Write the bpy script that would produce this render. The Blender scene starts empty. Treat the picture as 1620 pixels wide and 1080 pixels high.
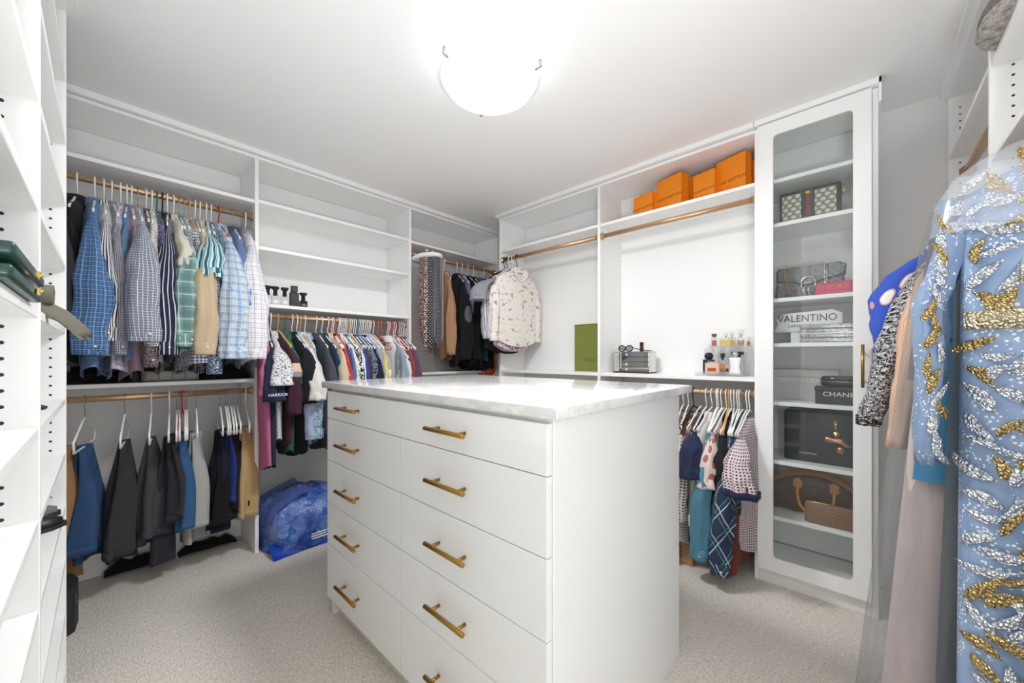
import bpy, bmesh, math, random
from mathutils import Vector, Matrix, noise
pi = math.pi
SC = bpy.context.scene
COL = SC.collection
rnd = random.Random(7)

# ------------------------------------------------------------------ camera, light, exposure
cam_d = bpy.data.cameras.new('camera'); cam = bpy.data.objects.new('camera', cam_d); COL.objects.link(cam)
cam_d.sensor_width = 36.0; cam_d.lens = 597.0 / 1620.0 * 36.0
cam_d.shift_y = 24.0 / 1620.0; cam_d.clip_start = 0.02
cam.location = (0, 0, 1.19)
cam.rotation_euler = (pi / 2, 0, math.atan(552 / 597.0) - pi / 2)
SC.camera = cam
SC.view_settings.view_transform = 'Standard'; SC.view_settings.look = 'None'
SC.view_settings.gamma = 1.0; SC.view_settings.use_curve_mapping = False
SC.view_settings.exposure = 0.84
SC.cycles.use_denoising = True
SC.cycles.max_bounces = 12; SC.cycles.diffuse_bounces = 8; SC.cycles.transparent_max_bounces = 24
SC.cycles.sample_clamp_indirect = 6.0
W = bpy.data.worlds.new('world'); SC.world = W; W.use_nodes = True
W.node_tree.nodes['Background'].inputs[0].default_value = (0.98, 0.99, 1.0, 1)
W.node_tree.nodes['Background'].inputs[1].default_value = 0.35
LAMP_STRENGTH = 1.5
# added fill light behind the camera, aimed in through an unseen, assumed doorway
al = bpy.data.lights.new('rear_fill_light', 'AREA'); al.shape = 'RECTANGLE'; al.size = 1.3; al.size_y = 1.9
al.energy = 6.5; al.color = (0.96, 0.98, 1.0)
alo = bpy.data.objects.new('rear_fill_light', al); COL.objects.link(alo)
# added fill lamp out of view, aimed up so the ceiling brightens the room
fl_d = bpy.data.lights.new('upward_fill_light', 'AREA'); fl_d.shape = 'DISK'; fl_d.size = 0.25; fl_d.energy = 18.0; fl_d.color = (0.97, 0.985, 1.0)
fl_o = bpy.data.objects.new('upward_fill_light', fl_d); COL.objects.link(fl_o); fl_o.location = (-0.08, -0.30, 0.95); fl_o.rotation_euler = (math.radians(180), 0, 0)
# light thrown down by the ceiling lamp's bowl
ld = bpy.data.lights.new('ceiling_lamp_light', 'AREA'); ld.shape = 'DISK'; ld.size = 0.30; ld.energy = 15.0; ld.color = (0.97, 0.985, 1.0)
ldo = bpy.data.objects.new('ceiling_lamp_light', ld); COL.objects.link(ldo); ldo.location = (1.107, 1.153, 2.268)
alo.location = (0.45, -1.15, 1.05); alo.rotation_euler = (math.radians(96), 0, math.radians(24))

# ------------------------------------------------------------------ helpers
def lin(c):
    return tuple((v / 255 / 12.92 if v / 255 <= 0.04045 else ((v / 255 + 0.055) / 1.055) ** 2.4) for v in c[:3])

class T:
    def __init__(s, name):
        s.m_ = bpy.data.materials.new(name); s.m_.use_nodes = True
        s.nt = s.m_.node_tree; s.N = s.nt.nodes; s.L = s.nt.links
        s.b = s.N['Principled BSDF']; s.out = s.N['Material Output']
    def put(s, sock, v):
        if v is None: return
        if hasattr(v, 'is_linked'): s.L.new(v, sock)
        elif isinstance(v, tuple): sock.default_value = tuple(v)[:3] + (1,) if len(sock.default_value) == 4 else tuple(v)[:3]
        else: sock.default_value = v
    def m(s, op, a, b=None, c=None):
        n = s.N.new('ShaderNodeMath'); n.operation = op
        for i, v in enumerate((a, b, c)): s.put(n.inputs[i], v)
        return n.outputs[0]
    def mix(s, f, a, b):
        n = s.N.new('ShaderNodeMix'); n.data_type = 'RGBA'
        s.put(n.inputs[0], f); s.put(n.inputs[6], a); s.put(n.inputs[7], b)
        return n.outputs[2]
    def uv(s, obj=False):
        n = s.N.new('ShaderNodeTexCoord'); return n.outputs['Object' if obj else 'UV']
    def xyz(s, v):
        n = s.N.new('ShaderNodeSeparateXYZ'); s.L.new(v, n.inputs[0]); return n.outputs
    def mapping(s, v, sc=(1, 1, 1), rot=(0, 0, 0)):
        n = s.N.new('ShaderNodeMapping'); s.L.new(v, n.inputs[0]); n.inputs['Scale'].default_value = sc; n.inputs['Rotation'].default_value = rot
        return n.outputs[0]
    def noise(s, v, scale, detail=2, rough=0.5):
        n = s.N.new('ShaderNodeTexNoise'); s.put(n.inputs['Vector'], v); n.inputs['Scale'].default_value = scale
        n.inputs['Detail'].default_value = detail; n.inputs['Roughness'].default_value = rough
        return n.outputs['Fac']
    def voro(s, v, scale, feature='F1', out='Distance'):
        n = s.N.new('ShaderNodeTexVoronoi'); n.feature = feature; s.put(n.inputs['Vector'], v); n.inputs['Scale'].default_value = scale
        return n.outputs[out]
    def line(s, x, period, width, off=0.0):
        f = s.m('FRACT', s.m('ADD', s.m('DIVIDE', x, period), off + 50.0))
        return s.m('LESS_THAN', f, width)
    def bump(s, h, strength=0.3, dist=0.002):
        n = s.N.new('ShaderNodeBump'); n.inputs['Strength'].default_value = strength; n.inputs['Distance'].default_value = dist
        s.L.new(h, n.inputs['Height']); s.L.new(n.outputs[0], s.b.inputs['Normal'])
    def fin(s, col, rough=0.5, metal=0.0, spec=0.5):
        s.put(s.b.inputs['Base Color'], col); s.put(s.b.inputs['Roughness'], rough)
        s.b.inputs['Metallic'].default_value = metal; s.b.inputs['Specular IOR Level'].default_value = spec
        return s.m_

def plain(name, c, rough=0.5, metal=0.0, spec=0.5, bump=None, var=0.0):
    t = T(name); col = lin(c)
    if bump or var:
        o = t.uv(True)
        h = t.noise(o, bump[0] if bump else 30, 3)
        if bump: t.bump(h, bump[1], 0.002)
        if var: col = t.mix(t.m('MULTIPLY', h, var), col, tuple(v * 0.5 for v in col))
    return t.fin(col, rough, metal, spec)

def glass(name, tint=(1, 1, 1), refl=0.06, rough=0.02, alpha=0.0, acol=(255, 255, 255), grow=0.6):
    t = T(name)
    tr = t.N.new('ShaderNodeBsdfTransparent'); tr.inputs[0].default_value = tuple(tint) + (1,)
    gl = t.N.new('ShaderNodeBsdfGlossy'); gl.inputs['Roughness'].default_value = rough
    lw = t.N.new('ShaderNodeLayerWeight'); lw.inputs[0].default_value = 0.35
    f = t.m('ADD', t.m('MULTIPLY', t.m('POWER', lw.outputs['Facing'], 3.0), grow), refl)
    mx = t.N.new('ShaderNodeMixShader'); t.L.new(f, mx.inputs[0]); t.L.new(tr.outputs[0], mx.inputs[1]); t.L.new(gl.outputs[0], mx.inputs[2])
    last = mx
    if alpha:
        df = t.N.new('ShaderNodeBsdfDiffuse'); df.inputs[0].default_value = lin(acol) + (1,)
        m2 = t.N.new('ShaderNodeMixShader'); m2.inputs[0].default_value = alpha
        t.L.new(mx.outputs[0], m2.inputs[1]); t.L.new(df.outputs[0], m2.inputs[2]); last = m2
    t.L.new(last.outputs[0], t.out.inputs[0])
    return t.m_

# ---- woven fabrics: pattern follows the garment's UV, laid out in metres
FAB = {}
def fabric(kind, *cols, p=0.02, w=0.2, rough=0.9):
    key = (kind, cols, p, w)
    if key in FAB: return FAB[key]
    t = T('fabric_' + kind); C = [tuple(0.80 * v + 0.20 * (0.3 * q[0] + 0.55 * q[1] + 0.15 * q[2]) for v in q) for q in map(lin, cols)]
    uv = t.uv(); x, y, _ = t.xyz(uv)
    c = C[0]
    if kind == 'solid':
        c = t.mix(t.m('MULTIPLY', t.noise(uv, 60, 3), 0.35), C[0], tuple(v * 0.7 for v in C[0]))
    elif kind == 'stripe':
        c = t.mix(t.line(x, p, w), C[0], C[1])
        if len(C) > 2: c = t.mix(t.line(x, p, w * 0.5, 0.5), c, C[2])
    elif kind == 'hstripe':
        c = t.mix(t.line(y, p, w), C[0], C[1])
    elif kind == 'band':                       # one broad band across the chest
        b = t.m('MULTIPLY', t.m('GREATER_THAN', y, w), t.m('LESS_THAN', y, w + p))
        c = t.mix(b, C[0], C[1])
        if len(C) > 2:
            b2 = t.m('MULTIPLY', t.m('GREATER_THAN', y, w - p * 0.6), t.m('LESS_THAN', y, w)); c = t.mix(b2, c, C[2])
    elif kind == 'check':                      # thin lines both ways
        c = t.mix(t.m('MAXIMUM', t.line(x, p, w), t.line(y, p, w)), C[0], C[1])
        if len(C) > 2: c = t.mix(t.m('MAXIMUM', t.line(x, p * 2, w * 0.4, 0.25), t.line(y, p * 2, w * 0.4, 0.25)), c, C[2])
    elif kind == 'plaid':                      # broad bands both ways and a fine over-check
        c = t.mix(t.m('MULTIPLY', t.line(x, p, 0.5), 0.6), C[0], C[1])
        c = t.mix(t.m('MULTIPLY', t.line(y, p, 0.5), 0.5), c, C[1])
        c = t.mix(t.m('MULTIPLY', t.m('MAXIMUM', t.line(x, p, w * 0.5, 0.2), t.line(y, p, w * 0.5, 0.2)), 0.85), c, C[2])
        if len(C) > 3: c = t.mix(t.m('MULTIPLY', t.m('MAXIMUM', t.line(x, p, w * 0.35, 0.62), t.line(y, p, w * 0.35, 0.62)), 0.8), c, C[3])
    elif kind == 'gingham':
        c = t.mix(t.m('MULTIPLY', t.m('ADD', t.line(x, p, 0.5), t.line(y, p, 0.5)), 0.5), C[0], C[1])
    elif kind == 'dots':
        fx = t.m('SUBTRACT', t.m('FRACT', t.m('ADD', t.m('DIVIDE', x, p), t.m('MULTIPLY', t.m('FLOOR', t.m('DIVIDE', y, p)), 0.5))), 0.5)
        fy = t.m('SUBTRACT', t.m('FRACT', t.m('ADD', t.m('DIVIDE', y, p), 50.0)), 0.5)
        d = t.m('ADD', t.m('MULTIPLY', fx, fx), t.m('MULTIPLY', fy, fy))
        c = t.mix(t.m('LESS_THAN', d, w * w), C[0], C[1])
    elif kind == 'hound':
        a = t.m('SUBTRACT', x, y); b = t.m('ADD', x, y)
        k = t.m('MAXIMUM', t.m('MULTIPLY', t.line(x, p, 0.5), t.line(y, p, 0.5)), t.m('MULTIPLY', t.line(a, p * 0.5, 0.5), t.line(b, p * 0.5, 0.35)))
        c = t.mix(k, C[0], C[1])
    elif kind == 'floral':
        n1 = t.noise(uv, 1.0 / p, 3, 0.6); n2 = t.noise(t.mapping(uv, (1, 1, 1), (0, 0, 1.1)), 1.6 / p, 2, 0.55)
        c = t.mix(t.m('GREATER_THAN', n1, 0.5 + w), C[0], C[1])
        if len(C) > 2: c = t.mix(t.m('GREATER_THAN', n2, 0.54 + w), c, C[2])
    elif kind == 'petal':                      # large outlined petals
        d1 = t.voro(t.mapping(uv, (1.0, 0.55, 1), (0, 0, 0.6)), 1.0 / p)
        c = t.mix(t.m('LESS_THAN', d1, 0.33), C[0], C[1])
        ring = t.m('MULTIPLY', t.m('GREATER_THAN', d1, 0.29), t.m('LESS_THAN', d1, 0.35))
        c = t.mix(ring, c, C[2])
    elif kind == 'leopard':
        d1 = t.voro(uv, 1.0 / p); r = t.m('MULTIPLY', t.m('GREATER_THAN', d1, 0.28), t.m('LESS_THAN', d1, 0.5))
        c = t.mix(r, C[0], C[1]); c = t.mix(t.m('LESS_THAN', d1, 0.28), c, C[2])
    elif kind == 'tweed':
        n1 = t.noise(t.mapping(uv, (1.0, 0.45, 1)), 1.0 / p, 2, 0.7)
        c = t.mix(t.m('GREATER_THAN', n1, 0.5), C[0], C[1]); n2 = t.noise(t.mapping(uv, (0.5, 1, 1)), 0.8 / p, 2, 0.7)
        c = t.mix(t.m('GREATER_THAN', n2, 0.56), c, C[2])
    elif kind == 'argyle':
        a = t.m('ADD', x, t.m('MULTIPLY', y, 0.55)); b = t.m('SUBTRACT', x, t.m('MULTIPLY', y, 0.55))
        c = t.mix(t.m('MAXIMUM', t.line(a, p, w), t.line(b, p, w)), C[0], C[1])
        dash = t.line(y, 0.008, 0.6)
        c = t.mix(t.m('MULTIPLY', dash, t.m('MAXIMUM', t.line(a, p, w, 0.22), t.line(b, p, w, 0.22))), c, C[2])
    h = t.noise(t.mapping(uv, (1, 0.4, 1)), 500, 2)
    t.bump(h, 0.25, 0.0006)
    t.b.inputs['Sheen Weight'].default_value = 0.06
    FAB[key] = t.fin(c, rough, 0, 0.25)
    return FAB[key]

def lk(o):
    COL.objects.link(o); return o

def tag(o, label=None, cat=None, group=None, kind=None):
    if label: o['label'] = label
    if cat: o['category'] = cat
    if group: o['group'] = group
    if kind: o['kind'] = kind
    return o

def thing(name, label, cat, loc=(0, 0, 0), rz=0.0, group=None):
    o = bpy.data.objects.new(name, None); o.empty_display_size = 0.05
    o.location = loc; o.rotation_euler = (0, 0, rz); lk(o)
    return tag(o, label, cat, group)

class MB:
    """collects geometry; uv per vertex; build() links ONE object"""
    def __init__(s): s.v = []; s.f = []; s.u = []; s.smooth = []
    def add(s, vs, fs, uvs=None, smooth=False):
        k = len(s.v); s.v += [tuple(p) for p in vs]
        s.u += uvs if uvs else [(p[0], p[2] if len(p) > 2 else 0) for p in vs]
        s.f += [tuple(i + k for i in f) for f in fs]; s.smooth += [smooth] * len(fs)
        return s
    def box(s, x0, x1, y0, y1, z0, z1, bev=0.0):
        if bev <= 0:
            vs = [(x, y, z) for z in (z0, z1) for y in (y0, y1) for x in (x0, x1)]
            return s.add(vs, [(0, 2, 3, 1), (4, 5, 7, 6), (0, 1, 5, 4), (2, 6, 7, 3), (0, 4, 6, 2), (1, 3, 7, 5)])
        bm = bmesh.new(); bmesh.ops.create_cube(bm, size=1.0)
        for v in bm.verts: v.co = Vector(((x0 + x1) / 2 + v.co.x * (x1 - x0), (y0 + y1) / 2 + v.co.y * (y1 - y0), (z0 + z1) / 2 + v.co.z * (z1 - z0)))
        seg = 1 if bev < 0.004 else 3
        bmesh.ops.bevel(bm, geom=bm.edges[:], offset=min(bev, abs(x1 - x0) * .49, abs(y1 - y0) * .49, abs(z1 - z0) * .49), segments=seg, affect='EDGES', profile=0.5)
        bm.verts.index_update()
        s.add([v.co[:] for v in bm.verts], [[v.index for v in f.verts] for f in bm.faces], None, seg > 1); bm.free(); return s
    def loft(s, rings, closed=True, cap0=False, cap1=False, uvs=None, smooth=True):
        n = len(rings[0]); vs = [p for r in rings for p in r]; fs = []
        for j in range(len(rings) - 1):
            for i in range(n if closed else n - 1):
                a = j * n + i; b = j * n + (i + 1) % n
                fs.append((a, b, b + n, a + n))
        if cap0: fs.append(tuple(range(n - 1, -1, -1)))
        if cap1: fs.append(tuple((len(rings) - 1) * n + i for i in range(n)))
        return s.add(vs, fs, uvs, smooth)
    def tube(s, pts, r, n=8, closed=False, cap=True):
        pts = [Vector(p) for p in pts]; rings = []; m = len(pts)
        up = Vector((0.13, 0.31, 0.94)); prev = None
        for i, p in enumerate(pts):
            a = pts[(i - 1) % m] if (closed or i > 0) else p; b = pts[(i + 1) % m] if (closed or i < m - 1) else p
            d = (b - a).normalized() if (b - a).length > 1e-9 else Vector((0, 0, 1))
            if prev is None: x = d.cross(up if abs(d.dot(up)) < 0.95 else Vector((1, 0, 0))).normalized()
            else: x = (prev - d * prev.dot(d)).normalized()
            prev = x; y = d.cross(x)
            rr = r[i] if isinstance(r, (list, tuple)) else r
            rings.append([tuple(p + (x * math.cos(2 * pi * k / n) + y * math.sin(2 * pi * k / n)) * rr) for k in range(n)])
        if closed: rings.append(rings[0])
        return s.loft(rings, True, cap and not closed, cap and not closed)
    def lathe(s, prof, c=(0, 0, 0), n=24, cap0=True, cap1=True, sx=1.0, sy=1.0):
        rings = [[(c[0] + r * sx * math.cos(2 * pi * k / n), c[1] + r * sy * math.sin(2 * pi * k / n), c[2] + z) for k in range(n)] for r, z in prof]
        return s.loft(rings, True, cap0, cap1)
    def disc(s, c, ax, r, n=8):
        ax = Vector(ax); x = ax.orthogonal().normalized(); y = ax.cross(x); c = Vector(c)
        vs = [tuple(c + (x * math.cos(2 * pi * k / n) + y * math.sin(2 * pi * k / n)) * r) for k in range(n)]
        return s.add(vs, [tuple(range(n))])
    def mesh(s, name, mat, off=(0, 0, 0)):
        me = bpy.data.meshes.new(name)
        me.from_pydata([(p[0] - off[0], p[1] - off[1], p[2] - off[2]) for p in s.v], [], s.f)
        ul = me.uv_layers.new(name='UVMap')
        fl = [0.0] * (2 * len(me.loops))
        for i, l in enumerate(me.loops):
            q = s.u[l.vertex_index]; fl[2 * i] = q[0]; fl[2 * i + 1] = q[1]
        ul.data.foreach_set('uv', fl)
        me.polygons.foreach_set('use_smooth', s.smooth); me.materials.append(mat); me.update()
        return me
    def build(s, name, mat, parent=None, world=True):
        off = (0, 0, 0)
        if parent is not None and world:
            r = parent
            while r.parent: r = r.parent
            off = r.location
        o = bpy.data.objects.new(name, s.mesh(name, mat, off))
        if parent is not None: o.parent = parent
        return lk(o)

def lbox(name, b, mat, parent=None, bev=0.0012):
    return MB().box(*b, bev=bev).build(name, mat, parent)
def structure(name, b, mat):
    return tag(lbox(name, b, mat, None, 0), kind='structure')

def text(name, body, size, loc, rot, mat, parent=None, ext=0.0005, sx=1.0, align='CENTER', world=True):
    cu = bpy.data.curves.new(name, 'FONT'); cu.body = body; cu.size = size; cu.align_x = align; cu.align_y = 'CENTER'
    cu.extrude = ext; cu.materials.append(mat); cu.resolution_u = 3
    o = bpy.data.objects.new(name, cu); o.rotation_euler = rot; o.scale = (sx, 1, 1); lk(o)
    me = bpy.data.meshes.new_from_object(o); bpy.data.objects.remove(o); bpy.data.curves.remove(cu)
    o = bpy.data.objects.new(name, me); o.rotation_euler = rot; o.scale = (sx, 1, 1); lk(o)
    if parent is not None:
        o.parent = parent; r = parent
        while r.parent: r = r.parent
        o.location = Vector(loc) - (Vector(r.location) if world else Vector((0, 0, 0)))
    else: o.location = loc
    return o
FACE_W2 = (pi / 2, 0, -pi / 2)
# ------------------------------------------------------------------ materials of the room
M = {}
M['ceiling'] = plain('ceiling_paint', (244, 243, 242), 0.9, spec=0.2)
M['wall'] = plain('wall_paint', (230, 229, 228), 0.85, spec=0.25)
M['white'] = plain('white_melamine', (247, 247, 246), 0.38, spec=0.45)
M['panel'] = plain('white_back_panel', (243, 243, 242), 0.5, spec=0.4)
M['drawer'] = plain('drawer_white', (236, 236, 234), 0.4, spec=0.45)
M['toe'] = plain('toe_kick_beige', (214, 204, 188), 0.6)
M['hole'] = plain('pin_hole', (48, 48, 46), 0.8)
M['rod'] = plain('champagne_rod', (206, 170, 134), 0.34, 0.75)
M['brass'] = plain('brushed_brass', (176, 138, 70), 0.3, 0.95)
M['gold'] = plain('gold_metal', (216, 188, 116), 0.22, 1.0)
M['chrome'] = plain('chrome', (205, 205, 205), 0.18, 1.0)
M['hanger'] = plain('white_plastic', (240, 240, 238), 0.35)
M['hanger_pink'] = plain('pink_plastic', (226, 96, 112), 0.4)
M['hanger_red'] = plain('red_plastic', (196, 40, 56), 0.4)
M['hanger_green'] = plain('green_plastic', (40, 128, 84), 0.4)
M['hanger_blue'] = plain('blue_plastic', (90, 140, 200), 0.4)
M['hanger_black'] = plain('black_plastic', (32, 32, 34), 0.4)
M['wood'] = plain('hanger_wood', (214, 166, 104), 0.45)
M['wire'] = plain('hook_steel', (170, 168, 165), 0.3, 1.0)
M['black'] = plain('matte_black', (30, 30, 32), 0.55)
M['pane'] = glass('cabinet_glass', (0.93, 0.945, 0.94), 0.03, 0.0, grow=0.25)

t = T('quartz_top'); o = t.uv(True)
n = t.noise(t.mapping(o, (1, 0.5, 1)), 4.5, 6, 0.65)
vein = t.m('MULTIPLY', t.m('LESS_THAN', t.m('ABSOLUTE', t.m('SUBTRACT', n, 0.5)), 0.03), 0.35)
cq = t.mix(t.m('MULTIPLY', t.noise(o, 9, 4, 0.6), 0.3), lin((218, 217, 215)), lin((192, 191, 189)))
M['quartz'] = t.fin(t.mix(vein, cq, lin((184, 183, 181))), 0.1, 0, 0.5)

t = T('carpet'); o = t.uv(True)
a = t.noise(t.mapping(o, (190, 46, 1)), 1.0, 3, 0.65); b = t.noise(o, 120, 2, 0.7); c2 = t.noise(o, 5, 2)
f = t.m('MULTIPLY', t.m('SUBTRACT', t.m('ADD', t.m('MULTIPLY', a, 0.6), t.m('MULTIPLY', b, 0.5)), 0.33), 2.4)
cc = t.mix(f, lin((186, 174, 162)), lin((255, 252, 244)))
cc = t.mix(t.m('MULTIPLY', c2, 0.25), cc, lin((222, 212, 202)))
t.bump(f, 0.7, 0.006)
M['carpet'] = t.fin(cc, 0.98, 0, 0.1)

# ------------------------------------------------------------------ the room
structure('floor', (-0.46, 2.74, -1.6, 3.08, -0.06, 0.0), M['carpet'])
structure('ceiling', (-0.50, 2.76, -1.6, 3.10, 2.44, 2.50), M['ceiling'])
structure('wall_left', (-0.52, -0.46, -0.66, 3.08, 0, 2.44), M['wall'])
structure('wall_back', (-0.52, 2.78, 3.055, 3.11, 0, 2.44), M['wall'])
structure('wall_right', (2.715, 2.78, -0.66, 3.055, 0, 2.44), M['wall'])
structure('wall_front', (1.00, 2.78, -0.72, -0.66, 0, 2.44), M['wall'])
structure('trim_1', (0.99, 1.0, -0.73, -0.65, 0, 2.06), M['white'])
structure('trim_2', (-0.46, 1.0, -0.72, -0.66, 2.06, 2.44), M['wall'])
structure('baseboard_back', (-0.46, 2.70, 3.04, 3.055, 0, 0.13), M['white'])
structure('baseboard_back_cap', (-0.46, 2.70, 3.045, 3.055, 0.13, 0.145), M['white']).name = 'trim_3'
structure('baseboard_right', (2.70, 2.715, 0.42, 2.33, 0, 0.13), M['white'])

def holes(parent, fixed_axis, val, cols, z0, z1, r=0.0026, name='pin_holes', skip=()):
    mb = MB(); z = z0
    while z < z1:
        for c in cols:
            p = (val, c, z) if fixed_axis == 'x' else (c, val, z)
            mb.disc(p, (1, 0, 0) if fixed_axis == 'x' else (0, 1, 0), r)
        z += 0.032
    o = mb.build(name, M['hole'], parent); o['kind'] = 'stuff'; return o

def rod(parent, p0, p1, r=0.0155):
    p0 = Vector(p0); p1 = Vector(p1); d = (p1 - p0).normalized()
    o = MB().tube([p0, p1], r, 16).build('hanging_rod', M['rod'], parent)
    for e, q in ((p0, d), (p1, -d)):
        MB().tube([e, e + q * 0.006, e + q * 0.0061, e + q * 0.02], [0.027, 0.027, 0.02, 0.02], 16).build('rod_flange', M['rod'], o)
    return o

# --- shelving on the far (left) wall: fronts at y 2.69, back panel at y 3.04
Y1, YB = 2.69, 3.04
ca = thing('closet_shelving', 'long white closet shelving along the far left wall, holding shirts, trousers and tops', 'closet', (1.13, YB, 0))
for x0, x1 in ((-0.455, -0.437), (0.62, 0.64), (1.682, 1.702), (2.695, 2.713)):
    zb = 0.0 if x0 < 1 else 1.038
    lbox('upright_panel', (x0, x1, Y1, YB, zb if x0 < 2 else 1.038, 2.39), M['white'], ca)
lbox('back_panel', (-0.437, 0.62, YB, YB + 0.012, 1.038, 2.39), M['panel'], ca)
lbox('back_panel', (0.64, 1.682, YB, YB + 0.012, 1.49, 2.39), M['panel'], ca)
lbox('back_panel', (1.702, 2.695, YB, YB + 0.012, 1.038, 2.39), M['panel'], ca)
lbox('top_board', (-0.455, 2.713, Y1 - 0.004, YB, 2.39, 2.408), M['white'], ca)
lbox('crown', (-0.455, 2.72, Y1 - 0.028, Y1 + 0.03, 2.412, 2.4395), M['white'], ca)
for b in ((-0.437, 0.62, 2.12), (-0.437, 0.62, 1.038), (0.64, 1.682, 2.128), (0.64, 1.682, 1.846), (0.64, 1.682, 1.497), (1.702, 2.695, 2.118), (1.702, 2.695, 1.038)):
    lbox('shelf', (b[0] + .001, b[1] - .001, Y1 + 0.002, YB, b[2], b[2] + 0.02), M['white'], ca)
holes(ca, 'x', 0.6195, (2.73, 3.0), 1.2, 2.36); holes(ca, 'x', 1.6815, (2.73, 3.0), 1.55, 2.36); holes(ca, 'x', 2.6945, (2.73, 3.0), 1.2, 2.36)
rod(ca, (-0.437, 2.74, 2.045), (0.62, 2.74, 2.045)); rod(ca, (-0.437, 2.74, 0.985), (0.62, 2.74, 0.985))
rod(ca, (0.64, 2.74, 1.447), (1.682, 2.74, 1.447)); rod(ca, (1.702, 2.74, 2.045), (2.695, 2.74, 2.045))

# --- shelving on the right-hand wall: fronts at x 2.376, back panel at x 2.70
X2, XB = 2.376, 2.70
cb = thing('closet_shelving', 'white open closet shelving between the glass cabinet and the far corner', 'closet', (XB, 1.37, 0))
for y0, y1 in ((2.333, 2.353), (1.351, 1.371)):
    lbox('upright_panel', (X2, XB, y0, y1, 0, 2.39), M['white'], cb)
lbox('back_panel', (XB, XB + 0.012, 0.42, 2.333, 1.052, 2.39), M['panel'], cb)
lbox('top_board', (X2 - 0.004, XB, 0.42, 2.353, 2.39, 2.408), M['white'], cb)
lbox('crown', (X2 - 0.03, X2 + 0.03, 0.421, 2.372, 2.412, 2.4395), M['white'], cb)
for y0, y1 in ((0.42, 1.351), (1.371, 2.333)):
    for z in (2.107, 1.054):
        lbox('shelf', (X2 + 0.002, XB, y0 + .001, y1 - .001, z, z + 0.02), M['white'], cb)
holes(cb, 'y', 2.3325, (2.415, 2.665), 1.12, 2.36); holes(cb, 'y', 1.3505, (2.415, 2.665), 1.12, 2.36)
rod(cb, (2.40, 0.42, 2.043), (2.40, 1.351, 2.043)); rod(cb, (2.40, 1.371, 2.043), (2.40, 2.333, 2.043))
rod(cb, (2.40, 0.42, 0.985), (2.40, 1.351, 0.985))

# --- glass-door cabinet
gc = thing('glass_cabinet', 'tall white display cabinet with a glass door and handbags inside', 'cabinet', (2.53, 0.18, 0))
lbox('side_panel', (X2, XB, 0.40, 0.42, 0, 2.408), M['white'], gc); lbox('side_panel', (X2, XB, -0.058, -0.038, 0, 2.408), M['white'], gc)
lbox('back_panel', (XB, XB + 0.012, -0.038, 0.40, 0.1, 2.39), M['panel'], gc)
lbox('top_board', (X2, XB, -0.038, 0.40, 2.39, 2.408), M['white'], gc)
lbox('crown', (X2 - 0.03, X2 + 0.03, -0.068, 0.419, 2.412, 2.4395), M['white'], gc)
lbox('crown_return', (X2 - 0.03, XB + 0.012, -0.068, -0.058, 2.33, 2.4395), M['white'], gc)
lbox('toe_kick', (X2 + 0.004, X2 + 0.02, -0.038, 0.40, 0, 0.075), M['drawer'], gc)
CSH = (0.085, 0.348, 0.640, 0.946, 1.250, 1.484, 1.876, 2.106)
for z in CSH:
    lbox('shelf', (X2 + 0.006, XB, -0.037, 0.399, z - 0.01, z + 0.01), M['white'], gc)
# door: a frame with a round-cornered opening
DX0, DX1 = 2.352, 2.371
def rrect(y0, y1, z0, z1, r, n=5):
    p = []
    for cy_, cz_, a0 in ((y1 - r, z1 - r, 0), (y0 + r, z1 - r, pi / 2), (y0 + r, z0 + r, pi), (y1 - r, z0 + r, 3 * pi / 2)):
        for k in range(n): p.append((cy_ + r * math.cos(a0 + pi / 2 * k / (n - 1)), cz_ + r * math.sin(a0 + pi / 2 * k / (n - 1))))
    return p
outer = rrect(-0.036, 0.402, 0.078, 2.405, 0.002); inner = rrect(0.027, 0.334, 0.148, 2.335, 0.018)
mb = MB(); rings = [[(DX0, y, z) for y, z in outer], [(DX0, y, z) for y, z in inner], [(DX1, y, z) for y, z in inner], [(DX1, y, z) for y, z in outer], [(DX0, y, z) for y, z in outer]]
mb.loft(rings, smooth=False); door = mb.build('door', M['white'], gc)
lbox('glass_pane', (DX0 + 0.008, DX0 + 0.012, 0.02, 0.34, 0.14, 2.342), M['pane'], door, 0)
pull = MB(); px_ = DX0 - 0.032
pull.tube([(px_, -0.006, 1.05), (px_, -0.006, 1.245)], 0.006, 12)
for z in (1.085, 1.21): pull.tube([(px_, -0.006, z), (DX0, -0.006, z)], 0.005, 10)
pull.build('door_pull', M['brass'], door)

# --- shelving unit just left of the camera: fronts at x -0.09
XL = -0.09
cl = thing('shoe_shelving', 'white adjustable shelf tower running along the left edge beside the camera', 'shelving', (-0.28, 1.25, 0))
LZ = (2.161, 1.942, 1.724, 1.499, 1.279, 1.033, 0.842, 0.656, 0.467, 0.278, 0.08)
for y0 in (0.44, 1.25, 2.05):
    lbox('upright_panel', (-0.44, XL, y0, y0 + 0.02, 0, 2.40), M['white'], cl)
lbox('back_panel', (-0.455, -0.44, 0.44, 2.07, 0, 2.40), M['panel'], cl)
lbox('top_board', (-0.44, XL + 0.003, 0.44, 2.07, 2.40, 2.418), M['white'], cl)
lbox('crown', (-0.44, XL + 0.028, 0.44, 2.095, 2.414, 2.4395), M['white'], cl)
lbox('toe_kick', (-0.12, -0.105, 0.46, 2.05, 0, 0.07), M['drawer'], cl)
for y0, y1 in ((0.46, 1.25), (1.27, 2.05)):
    for z in LZ: lbox('shelf', (-0.44, XL - 0.002, y0 + .001, y1 - .001, z - 0.01, z + 0.01), M['white'], cl)
holes(cl, 'y', 2.0495, (-0.125, -0.40), 0.13, 2.36, 0.0038); holes(cl, 'y', 1.2495, (-0.138, -0.40), 0.13, 2.36, 0.0038)

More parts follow.
